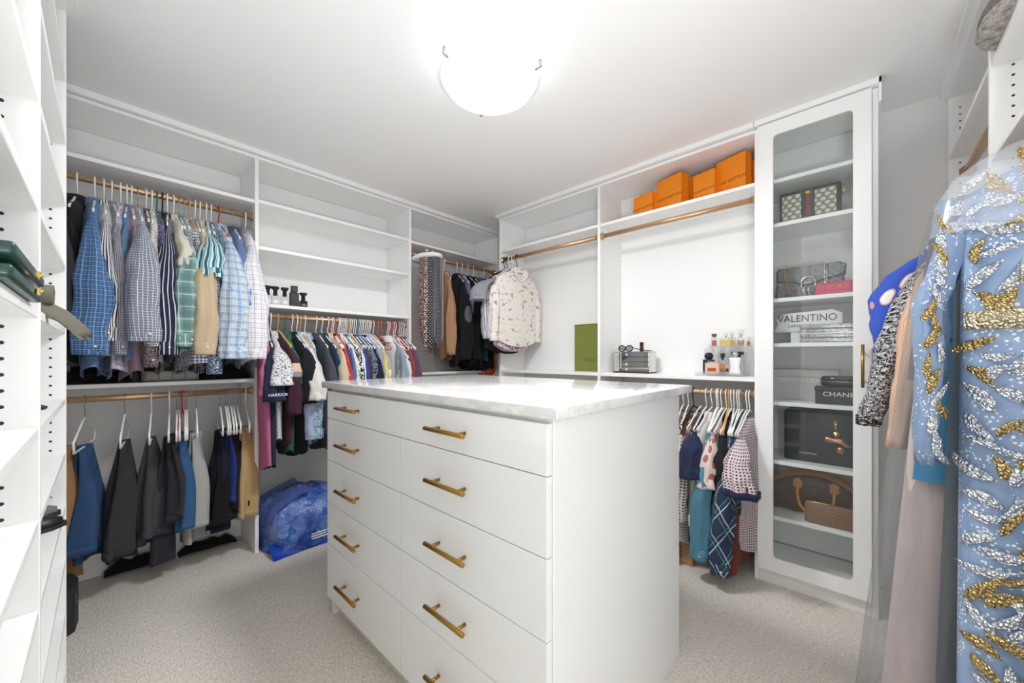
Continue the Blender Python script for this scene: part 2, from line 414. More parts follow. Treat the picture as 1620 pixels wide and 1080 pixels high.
# --- shelving unit right of the camera: fronts at y -0.30
YR = -0.30
cr = thing('closet_shelving', 'white shelving with dresses hanging below it at the right edge', 'closet', (1.92, -0.5, 0))
for x0, zb in ((1.12, 0), (1.91, 0), (2.69, 0)):
    lbox('upright_panel', (x0, x0 + 0.02, -0.645, YR, zb, 2.40), M['white'], cr)
lbox('back_panel', (1.12, 2.71, -0.658, -0.645, 1.05, 2.40), M['panel'], cr)
lbox('top_board', (1.12, 2.71, -0.645, YR + 0.003, 2.40, 2.418), M['white'], cr)
lbox('crown', (1.12, 2.714, YR - 0.03, YR + 0.028, 2.414, 2.4395), M['white'], cr)
for x0, x1, zs in ((1.14, 1.91, (2.105, 1.805)), (1.93, 2.69, (2.112,))):
    for z in zs: lbox('shelf', (x0 + .001, x1 - .001, -0.645, YR - 0.002, z, z + 0.018), M['white'], cr)
holes(cr, 'x', 2.6895, (-0.337, -0.6), 1.8, 2.36, 0.0038); holes(cr, 'x', 1.9095, (-0.346, -0.6), 1.55, 2.36, 0.0038)
rod(cr, (1.14, -0.36, 1.74), (1.91, -0.36, 1.74)); rod(cr, (1.93, -0.36, 2.043), (2.69, -0.36, 2.043))

# --- island of drawers and its stone top
IX0, IX1, IY0, IY1 = 0.70, 1.56, 0.533, 1.808
isl = thing('drawer_island', 'white island chest of ten drawers in the middle of the closet', 'dresser', (1.13, 1.17, 0))
lbox('side_panel', (IX0 + 0.022, IX1, IY0, IY0 + 0.02, 0, 1.046), M['drawer'], isl)
lbox('side_panel', (IX0 + 0.022, IX1, IY1 - 0.02, IY1, 0, 1.046), M['drawer'], isl)
lbox('carcass', (IX0 + 0.024, IX1 - 0.002, IY0 + 0.02, IY1 - 0.02, 0.085, 1.045), M['drawer'], isl)
lbox('toe_kick', (IX0 + 0.045, IX0 + 0.06, IY0 + 0.02, IY1 - 0.02, 0, 0.085), M['toe'], isl)
DZ = (0.088, 0.332, 0.520, 0.7165, 0.9085, 1.034)
for c, (y0, y1) in enumerate(((1.1785, 1.8065), (0.5365, 1.1755))):
    for k in range(5):
        z0, z1 = DZ[k] + 0.0015, DZ[k + 1] - 0.0015
        d = lbox('drawer', (IX0, IX0 + 0.0195, y0, y1, z0, z1), M['drawer'], isl, 0.001)
        zc = (z0 + z1) / 2; ln = 0.185 if c else 0.185; yc = (y0 + y1) / 2 + (0.06 if c == 0 else 0.035); hx = IX0 - 0.033
        h = MB(); h.tube([(hx, yc - ln / 2, zc), (hx, yc - ln / 2 + .001, zc), (hx, yc + ln / 2 - .001, zc), (hx, yc + ln / 2, zc)], [0.0055, 0.0068, 0.0068, 0.0055], 14)
        for e in (-1, 1): h.tube([(hx, yc + e * ln * 0.33, zc), (IX0, yc + e * ln * 0.33, zc)], 0.0052, 10)
        h.build('handle', M['brass'], d)
ct = tag(lbox('countertop', (0.685, 1.60, 0.496, 1.84, 1.046, 1.076), M['quartz'], None, 0.005), 'white veined stone top with eased edges lying on the drawer island', 'countertop')

# --- ceiling lamp
t = T('lamp_glass'); e = t.N.new('ShaderNodeEmission'); e.inputs[0].default_value = (0.98, 0.99, 1.0, 1); e.inputs[1].default_value = LAMP_STRENGTH
t.L.new(e.outputs[0], t.out.inputs[0]); M['lamp'] = t.m_
LX, LY = 1.107, 1.153
lp = thing('ceiling_lamp', 'round flush ceiling lamp of white glass with three chrome clips', 'lamp', (LX, LY, 2.44))
MB().lathe([(0.0, 2.275), (0.05, 2.277), (0.1, 2.287), (0.15, 2.305), (0.185, 2.328), (0.2, 2.35), (0.203, 2.358)], (LX, LY, 0), 48, False, False).build('lamp_bowl', M['lamp'], lp)
MB().lathe([(0.203, 2.358), (0.222, 2.366), (0.224, 2.371), (0.203, 2.364)], (LX, LY, 0), 48, False, False).build('glass_rim', glass('rim_glass', (0.97, 0.97, 0.97), 0.08), lp)
MB().lathe([(0.15, 2.4395), (0.15, 2.40), (0.14, 2.385)], (LX, LY, 0), 32, False, False).build('ceiling_plate', M['white'], lp)
for a in (0.981, 3.073, -1.234):
    a_ = a; cx_, cy_ = LX + 0.226 * math.cos(a_), LY + 0.226 * math.sin(a_)
    MB().tube([(cx_, cy_, 2.372), (cx_, cy_, 2.350), (LX + 0.203 * math.cos(a_), LY + 0.203 * math.sin(a_), 2.344)], 0.0075, 8).build('clip', M['chrome'], lp)
import re
# ------------------------------------------------------------------ garments
HCACHE = {}
def hanger_meshes(kind):
    if kind in HCACHE: return HCACHE[kind]
    base, wide = (kind.split('/') + ['top'])[:2]
    mats = {'white': 'hanger', 'pink': 'hanger_pink', 'red': 'hanger_red', 'green': 'hanger_green', 'blue': 'hanger_blue', 'black': 'hanger_black', 'wood': 'wood', 'velvet': 'hanger'}
    fm = M[mats[base]]; hm = M['wire'] if base in ('wood', 'velvet') and base != 'wood' else fm
    r = 0.0035 if base != 'velvet' else 0.0016
    R = 0.019
    hook = MB(); pts = [(R * math.cos(a), 0, R * math.sin(a)) for a in [math.radians(q) for q in range(-25, 181, 22)]]
    pts += [(-R, 0, -0.02), (-0.010, 0, -0.045), (0, 0, -0.062), (0, 0, -0.088)]
    hook.tube(pts, r, 6)
    fr = MB(); hw = 0.2 if wide == 'top' else 0.19; zt = -0.088; zb = -0.185 if wide == 'top' else -0.17
    zbar = zb - 0.02 if wide == 'top' else -0.225
    loop = [(0, 0, zt), (-0.05, 0, zt - 0.018), (-hw * 0.8, 0, zb + 0.012), (-hw, 0, zb - 0.006), (-hw * 0.97, 0, zbar), (-hw * 0.5, 0, zbar), (hw * 0.5, 0, zbar), (hw * 0.97, 0, zbar), (hw, 0, zb - 0.006), (hw * 0.8, 0, zb + 0.012), (0.05, 0, zt - 0.018)]
    fr.tube(loop, 0.0045 if base != 'wood' else 0.007, 6, closed=True)
    HCACHE[kind] = (hook.mesh('hook', hm), fr.mesh('frame', fm)); return HCACHE[kind]

HN = {'white': 'white plastic clothes hanger', 'pink': 'pink plastic clothes hanger', 'red': 'red plastic clothes hanger', 'green': 'green plastic clothes hanger',
      'blue': 'pale blue plastic clothes hanger', 'black': 'black plastic clothes hanger', 'wood': 'wooden clothes hanger', 'velvet': 'slim white clothes hanger with a steel hook'}
def hold(kind, lb):
    w = re.split(r',| with | on the | at the | showing | standing | hanging ', lb)[0].split()
    pre = HN[kind.split('/')[0]].replace('clothes hanger with a steel hook', 'hanger').replace('clothes ', '') + ' holding the '
    if len(w) < 4: w = lb.replace(',', '').split()
    w = w[:16 - len(pre.split())]
    while w[-1] in ('the', 'and', 'a', 'of', 'with', 'beside', 'behind', 'between', 'an', 'right', 'left', 'at', 'in', 'from', 'to', 'below'): w.pop()
    return pre + ' '.join(w)
def hanger(kind, loc, rz, where, label=None):
    base = kind.split('/')[0]
    h = thing('clothes_hanger', label or (HN[base] + ' ' + where), 'hanger', loc, rz, None if label else HN[base] + 's ' + where)
    a, b = hanger_meshes(kind)
    for nm, me in (('hook', a), ('frame', b)):
        o = bpy.data.objects.new(nm, me); o.parent = h; lk(o)
    return h

def nz(x, y, z): return noise.noise(Vector((x, y, z)))

def ringpts(cx, cy, z, rx, ry, n, seed, wav=0.0, wr=0.0, kx=9.0, pw=0.85):
    out = []
    for i in range(n):
        a = 2 * pi * i / n; c = math.cos(a); s_ = math.sin(a)
        x = rx * c; y = ry * math.copysign(abs(s_) ** pw, s_)
        if wav: y += wav * math.sin(kx * (x + rx) + seed * 1.7 + z * 1.5) + wav * 0.6 * nz(x * 14 + seed, z * 2.0, seed)
        if wr:
            q = 1 + wr * nz(c * 1.3 + seed, s_ * 1.3 + z * 9, z * 5 + seed * 0.7); x *= q; y *= q
        out.append((cx + x, cy + y, z))
    return out

def ringuv(n, P, z): return [(P * i / n, z) for i in range(n)]

def garment(name, cat, label, loc, rz, mat, group=None, hw=0.205, hem=0.235, th=0.035, L=0.76, sl=0.56, by=0.062, bx=0.045, out=0.0,
            lean=0.0, collar=True, cuff=None, trim=None, top=-0.115, sleeves=(-1, 1), wav=0.010, collar_mat=None, cuffs=True, slm=None, tail=0.03, drop=0.085, olin=False):
    root = thing(name, label, cat, loc, rz, group); sd = rnd.random() * 50
    n = 28; mb = MB(); P = 2 * (hem + hw) * 1.0
    prof = [(top + 0.004, 0.055, 0.026), (top - 0.012, 0.075, 0.03), (top - 0.03, hw * 0.55, 0.03), (top - 0.052, hw * 0.78, 0.032), (top - drop + 0.008, hw * 0.95, 0.036), (top - drop - 0.015, hw * 1.0, 0.042), (top - drop - 0.05, hw * 0.99, 0.045)]
    zs = top - drop - 0.05; zb = -L
    for k in range(1, 10):
        q = k / 9.0; prof.append((zs + (zb - zs) * q, hw * 0.99 + (hem - hw) * q, 0.045 + (th - 0.035) * q + 0.004 * math.sin(q * 5)))
    rings = []; uvs = []
    for k, (z, rx, ry) in enumerate(prof):
        q = max(0.0, (k - 4) / (len(prof) - 5.0))
        r = ringpts(0, 0, z, rx, ry * th / 0.035, n, sd, wav * q, 0, 22.0 / hem * 0.2 * 8 / 6)
        if k >= len(prof) - 3 and tail:
            f = (k - len(prof) + 4) / 3.0
            r = [(p[0], p[1], p[2] - tail * f * math.cos(2 * math.acos(max(-1, min(1, p[0] / (rx + 1e-6))))) * -1) for p in r]
        rings.append(r); uvs += ringuv(n, P, z)
    mb.loft(rings, True, True, False, uvs); mb.build('body', mat, root, False)
    for sd_ in sleeves:
        s2 = rnd.random() * 50; m2 = MB(); ns = 20; rg = []; uv2 = []
        z0 = top - drop + 0.02; ou = out if sd_ < 0 else 0.0
        def sp(x, tab):
            for (x0, y0), (x1, y1) in zip(tab, tab[1:]):
                if x <= x1: return y0 + (y1 - y0) * (x - x0) / (x1 - x0)
            return tab[-1][1]
        if sl < 0.36:
            ty = ((0, .12), (.12, .36), (.3, .7), (.6, 1.0), (1, 1.12)); tx = ((0, .15), (.2, .6), (.5, .9), (1, 1.0)); to = ((0, -.055), (.3, -.02), (.7, .015), (1, .03))
        else:
            ty = ((0, .10), (.05, .20), (.2, .50), (.4, .82), (.55, .95), (.72, .98), (.88, .90), (1, .78)); tx = ((0, .2), (.08, .6), (.2, .95), (.5, .95), (1, .62)); to = ((0, -.06), (.08, -.028), (.2, -.004), (.4, .012), (1, .02))
        m_ = 20
        for k in range(m_ + 1):
            a = k / m_; z = z0 - a * sl; cx = sd_ * (hw + sp(a, to) + ou * (a if olin else min(1.0, a * 2.5)))
            cy = lean * a * (1 if sd_ < 0 else -1) + (0.016 * nz(s2, a * 2.4, 3.1) + 0.006 * nz(s2 + 9, a * 7, 1.7)) * min(1, a * 4)
            ex = bx * sp(a, tx); ey = by * sp(a, ty); amp = min(1.0, a * 3.0); r = []
            for i in range(ns):
                t_ = 2 * pi * i / ns; c = math.cos(t_); s_ = math.sin(t_)
                q = 1 + amp * (0.15 * math.sin(6 * t_ + s2 + a * 3.5) + 0.30 * nz(c * 1.5 + s2, s_ * 1.5, a * sl * 9 + s2) + 0.22 * nz(c * 3 + s2, s_ * 3, a * sl * 24))
                r.append((cx + ex * c * q, cy + ey * s_ * (1 + (q - 1) * 0.6), z + 0.003 * nz(c + s2, s_, 4) * (a > .9) * (sl < .36)))
            rg.append(r); uv2 += ringuv(ns, 2.6 * (bx + by), z)
        zl = z0 - sl; e = rg[-1]; mid = Vector((sum(p[0] for p in e) / ns, sum(p[1] for p in e) / ns, zl))
        rg.append([tuple(mid + (Vector(p) - mid) * 0.86) for p in e]); uv2 += ringuv(ns, .2, zl)
        rg.append([(mid.x + (p[0] - mid.x) * 0.8, mid.y + (p[1] - mid.y) * 0.8, zl + 0.05) for p in e]); uv2 += ringuv(ns, .2, zl)
        m2.loft(rg, True, True, True, uv2); so = m2.build('sleeve', slm or mat, root, False)
        if cuffs and sl > 0.36:
            m3 = MB(); cr_ = []
            for dz, g in ((0.058, 1.0), (0.056, 1.09), (0.004, 1.07), (-0.006, 1.04), (-0.006, 0.9), (0.02, 0.86)):
                cr_.append([(mid.x + (p[0] - mid.x) * g, mid.y + (p[1] - mid.y) * g, zl + dz) for p in e])
            uu = []
            for j, r in enumerate(cr_): uu += ringuv(ns, 0.24, cr_[j][0][2])
            m3.loft(cr_, True, False, False, uu); m3.build('cuff', cuff or slm or mat, so, False)
            MB().lathe([(0.0045, 0.0), (0.0045, 0.0015), (0.003, 0.002)], n=8).build('button', M['hanger'], so, False).matrix_local = Matrix.Translation((mid.x + sd_ * bx * .1, mid.y - by * .2, 0)) @ Matrix.Translation((sd_ * bx * 0.78, 0, zl + 0.03)) @ Matrix.Rotation(sd_ * pi / 2, 4, 'Y')
        if trim:
            m3 = MB(); cr_ = [[(mid.x + (p[0] - mid.x) * g, mid.y + (p[1] - mid.y) * g, zl + dz) for p in e] for dz, g in ((0.03, 1.0), (0.028, 1.07), (-0.004, 1.07), (-0.004, .9))]
            m3.loft(cr_, True); m3.build('sleeve_trim', trim, so, False)
    if collar:
        m4 = MB(); cr_ = []; uu = []
        for z, rx, ry in ((top - 0.012, 0.062, 0.036), (top + 0.012, 0.052, 0.031), (top + 0.020, 0.050, 0.030), (top + 0.018, 0.058, 0.036), (top - 0.018, 0.082, 0.047), (top - 0.030, 0.088, 0.047)):
            cr_.append(ringpts(0.0, 0, z, rx, ry, 20, sd)); uu += ringuv(20, 0.38, z)
        m4.loft(cr_, True, False, False, uu); m4.build('collar', collar_mat or mat, root, False)
    return root

def trousers(label, loc, rz, mat, group=None, wt=0.13, wb=0.23, L1=0.48, L2=0.56, th=0.03, zt=-0.222, ph=0.0):
    root = thing('trousers', label, 'trousers', loc, rz, group); n = 22
    for sg, L in ((-1, L1), (1, L2)):
        sd = rnd.random() * 50; rings = []; uvs = []; m = 12
        for k in range(m + 1):
            q = k / m; z = zt + 0.006 - L * q
            hw_ = (wt + (wb - wt) * q ** 1.0) / 2 * (1 + 0.05 * nz(sd, q * 3, 1)); ry = 0.006 + (th - 0.006) * min(1, q * 2.2)
            cy = sg * (0.003 + (th * 0.75) * min(1, q * 2.2)); r = []
            for i in range(n):
                a = 2 * pi * i / n; c = math.cos(a); s_ = math.sin(a); x = hw_ * c
                fold = 0.022 * min(1, q * 1.6) * math.sin(48 * x + sd) + 0.012 * q * math.sin(95 * x + 2 * sd + 3 * q) + 0.008 * q * nz(x * 18 + sd, z * 3, sd)
                zz = z + (0.012 * math.sin(9 * x + sd) if k == m else 0)
                r.append((x + 0.02 * sg * q + ph * q, cy + ry * s_ + fold, zz))
            rings.append(r); uvs += ringuv(n, 2 * wb, z)
        lo = [(0.9 * p[0] + 0.1 * (0.02 * sg), p[1], p[2] + 0.0) for p in rings[-1]]
        mb = MB(); mb.loft(rings, True, True, False, uvs)
        rin = [[(p[0] * .92, sg * th * .75 + (p[1] - sg * th * .75) * .8, p[2]) for p in rings[-1]], [(p[0] * .9, sg * th * .75 + (p[1] - sg * th * .75) * .5, p[2] + 0.03) for p in rings[-1]]]
        mb.loft(rin, True, False, True, ringuv(n, .2, 0) * 2)
        leg = mb.build('trouser_leg', mat, root, False)
        if sg < 0:      # waistband or hem band at the bottom of the front fall
            e = rings[-1]; cyb = sg * th * 0.75
            bb = [[(p[0] * g + 0.0, cyb + (p[1] - cyb) * g, p[2] + dz) for p in e] for dz, g in ((0.035, 1.0), (0.034, 1.04), (0.0, 1.04), (-0.002, 0.95))]
            uu = []
            for r in bb: uu += ringuv(n, 2 * wb, r[0][2])
            MB().loft(bb, True, False, False, uu).build('waistband', mat, leg, False)
    return root

A90 = pi / 2
F = fabric
# ---- far wall, upper rod: shirts (x along the rod, cloth, label, shape)
YR1 = 2.74
up = [
 (-0.135, 'wood', F('solid', (52, 54, 60)), 'charcoal jacket, leftmost on the upper rod beside the shelf tower', dict(L=0.86, by=0.061, bx=.05, cuffs=False, out=.03)),
 (-0.155, 'white', F('hstripe', (228, 228, 226), (120, 126, 140), p=.03, w=.3), 'white knit top with grey stripes, its hem peeking out at far left', dict(L=0.90, sl=.2, collar=False, by=0.038)),
 (-0.085, 'white', F('solid', (30, 31, 36)), 'black long sleeve shirt hanging between the charcoal jacket and the blue check', dict(L=0.82, by=0.038, out=-.02)),
 (-0.030, 'white', F('check', (74, 124, 180), (38, 74, 128), (150, 186, 220), p=.010, w=.17), 'bright blue fine check shirt with a blue collar, left end of the upper rod', dict(L=0.93, by=0.064, bx=.05, sl=.66, out=.05, cuffs=True)),
 (0.000, 'white', F('stripe', (232, 230, 230), (40, 40, 56), p=.012, w=.42), 'white shirt with bold black pencil stripes and a rolled striped cuff', dict(L=0.88, by=0.039, bx=.05, sl=.60, out=.035)),
 (0.026, 'white', F('check', (176, 174, 184), (96, 96, 112), p=.008, w=.3), 'pale grey micro check shirt right of the black pencil stripes', dict(L=0.92, by=0.034, sl=.66, out=.02)),
 (0.058, 'white', F('plaid', (206, 190, 208), (160, 146, 178), (110, 104, 140), (236, 226, 236), p=.05, w=.1), 'lilac and grey plaid shirt with a long pale hem', dict(L=0.94, by=0.038, sl=.6, out=.0)),
 (0.080, 'white', F('solid', (92, 128, 170)), 'faded denim blue shirt between the lilac plaid and the grey window check', dict(L=0.9, by=0.030, sl=.52, out=.0)),
 (0.096, 'white', F('solid', (158, 128, 144)), 'dusty mauve shirt showing only its collar and hem', dict(L=0.95, by=0.030, sl=.5, out=-.01)),
 (0.118, 'velvet', F('check', (122, 130, 152), (222, 224, 232), p=.012, w=.14), 'slate grey shirt with white window checks and a broad sleeve facing out', dict(L=0.87, by=0.067, bx=.05, sl=.60, out=.075)),
 (0.150, 'white', F('leopard', (118, 98, 100), (54, 46, 52), (176, 158, 158), p=.012), 'brown and black paisley shirt hanging lowest in the middle', dict(L=0.92, by=0.034, sl=.72, out=.045)),
 (0.172, 'white', F('dots', (226, 222, 212), (60, 58, 60), p=.012, w=.26), 'cream shirt covered in tiny black dots', dict(L=0.90, by=0.038, sl=.62, out=.05)),
 (0.190, 'green', F('floral', (92, 84, 140), (46, 46, 84), (196, 190, 216), p=.012, w=.04), 'purple paisley shirt between the cream dots and navy stripes', dict(L=0.86, by=0.030, sl=.55, out=.02)),
 (0.212, 'black', F('solid', (42, 42, 48)), 'black shirt with a stiff collar behind the navy stripes', dict(L=0.85, by=0.030, sl=.5, out=.0)),
 (0.232, 'white', F('stripe', (34, 42, 72), (214, 214, 218), p=.016, w=.22), 'navy shirt with white chalk stripes and a striped cuff', dict(L=0.84, by=0.054, bx=.05, sl=.66, out=.055)),
 (0.256, 'white', F('solid', (222, 212, 194)), 'cream short sleeve shirt with a turned up cuff', dict(L=0.80, sl=.24, by=0.034, out=.04)),
 (0.278, 'velvet', F('plaid', (128, 172, 164), (84, 124, 124), (206, 226, 216), p=.06, w=.12), 'sea green plaid shirt with a pale hem band', dict(L=0.86, by=0.057, bx=.05, sl=.62, out=.06)),
 (0.300, 'velvet', F('floral', (152, 152, 160), (90, 92, 104), (214, 214, 220), p=.01, w=.02), 'grey speckled shirt right of the sea green plaid', dict(L=0.92, by=0.030, sl=.6, out=.03)),
 (0.322, 'wood', F('gingham', (232, 234, 240), (38, 56, 118), p=.016), 'navy and white gingham shirt left of the tan shirt', dict(L=0.92, by=0.042, sl=.70, out=.05)),
 (0.346, 'white', F('solid', (138, 142, 150)), 'plain grey shirt tucked behind the tan one', dict(L=0.88, by=0.034, sl=.62, out=.03)),
 (0.368, 'white', F('solid', (206, 180, 140)), 'plain tan shirt with buttoned cuffs', dict(L=0.86, by=0.054, bx=.05, sl=.66, out=.075)),
 (0.396, 'white', F('stripe', (206, 228, 232), (36, 100, 122), (88, 170, 180), p=.022, w=.4), 'teal and white tropical short sleeve shirt', dict(L=0.82, sl=.27, by=0.061, bx=.055, out=.05)),
 (0.418, 'white', F('floral', (190, 214, 226), (30, 46, 84), (70, 96, 140), p=.008, w=-.02), 'navy shirt with dense white speckle and the longest sleeve', dict(L=0.92, by=0.038, sl=.76, out=.05)),
 (0.452, 'red', F('plaid', (196, 218, 238), (88, 140, 200), (214, 182, 120), (246, 248, 250), p=.04, w=.16), 'sky blue plaid shirt with yellow lines on a red hanger', dict(L=0.86, by=0.070, bx=.055, sl=.68, out=.085)),
 (0.520, 'velvet', F('check', (112, 142, 190), (84, 112, 164), p=.006, w=.4), 'cornflower blue shirt with a dark slate collar', dict(L=0.88, by=0.070, bx=.055, sl=.66, out=.05, collar_mat=F('solid', (70, 84, 112)))),
 (0.582, 'white', F('check', (234, 232, 236), (164, 164, 196), (206, 188, 178), p=.026, w=.1), 'white shirt with lilac window checks, rightmost on the upper rod', dict(L=0.90, by=0.070, bx=.055, sl=.68, out=.08, collar_mat=F('solid', (150, 152, 162)))),
]
for k, (x, hk, mt, lb, kw) in enumerate(up):
    rz = A90 + rnd.uniform(-.10, .10)
    hanger(hk, (x, YR1, 2.045), rz, 'on the upper rod of shirts', hold(hk, lb))
    garment('shirt' if k else 'jacket', 'shirt' if k else 'jacket', lb, (x, YR1, 2.045), rz, mt, 'shirts on the upper rod', **kw)

# ---- far wall, lower rod: trousers
tr = [
 (-0.130, 'white', F('solid', (166, 118, 62)), 'tan brown trousers at the left end of the lower rod', 62, dict(wt=.16, wb=.17, L1=.50, L2=.66)),
 (-0.062, 'velvet', F('solid', (40, 82, 130)), 'bright blue dress trousers, second from the left on the lower rod', 50, dict(wt=.07, wb=.20, L1=.50, L2=.57, ph=.03)),
 (0.072, 'velvet', F('solid', (58, 57, 62)), 'charcoal dress trousers hanging alone, flared widest at the hem', 52, dict(wt=.06, wb=.22, L1=.54, L2=.60)),
 (0.170, 'white', F('solid', (72, 70, 76)), 'dark grey dress trousers on a white plastic hanger', 60, dict(wt=.06, wb=.16, L1=.50, L2=.56)),
 (0.240, 'white', F('solid', (46, 46, 54)), 'slate trousers with a long leg, left of the blue jeans', 68, dict(wt=.13, wb=.17, L1=.44, L2=.66)),
 (0.270, 'velvet', F('solid', (54, 53, 58)), 'black grey trousers pressed against the slate pair', 66, dict(wt=.18, wb=.18, L1=.43, L2=.50)),
 (0.304, 'velvet', F('solid', (40, 96, 150)), 'washed blue jeans with a dark seam', 62, dict(wt=.16, wb=.17, L1=.50, L2=.53)),
 (0.352, 'velvet', F('solid', (176, 174, 170)), 'pale grey cargo trousers right of the jeans', 58, dict(wt=.10, wb=.16, L1=.50, L2=.62)),
 (0.460, 'velvet', F('solid', (24, 24, 28)), 'black trousers, widest of the dark group at right', 56, dict(wt=.11, wb=.19, L1=.52, L2=.56)),
 (0.494, 'velvet', F('solid', (28, 34, 56)), 'navy trousers behind the black pair', 60, dict(wt=.17, wb=.18, L1=.50, L2=.58)),
 (0.522, 'velvet', F('solid', (30, 56, 140)), 'royal blue trousers showing as a narrow strip', 62, dict(wt=.17, wb=.16, L1=.42, L2=.45)),
 (0.540, 'velvet', F('solid', (26, 26, 32)), 'black trousers squeezed between royal blue and khaki', 62, dict(wt=.17, wb=.16, L1=.46, L2=.49)),
 (0.582, 'white', F('solid', (198, 160, 96)), 'khaki trousers at the right end of the lower rod', 56, dict(wt=.10, wb=.18, L1=.52, L2=.55)),
]
for x, hk, mt, lb, ang, kw in tr:
    rz = math.radians(ang)
    hanger(hk + '/bar', (x, YR1, 0.985), math.radians(84 if x > 0 else 81), 'on the lower rod of trousers', hold(hk, lb))
    trousers(lb, (x, YR1, 0.985), rz, mt, 'trousers on the lower rod', **kw)
hanger('red/bar', (0.292, YR1, 0.985), math.radians(78), '', 'empty coral pink hanger on the lower trouser rod')
for x in (0.282, 0.312, 0.484, 0.51): hanger('velvet/bar', (x, YR1, 0.985), math.radians(84), 'bare on the lower rod of trousers')

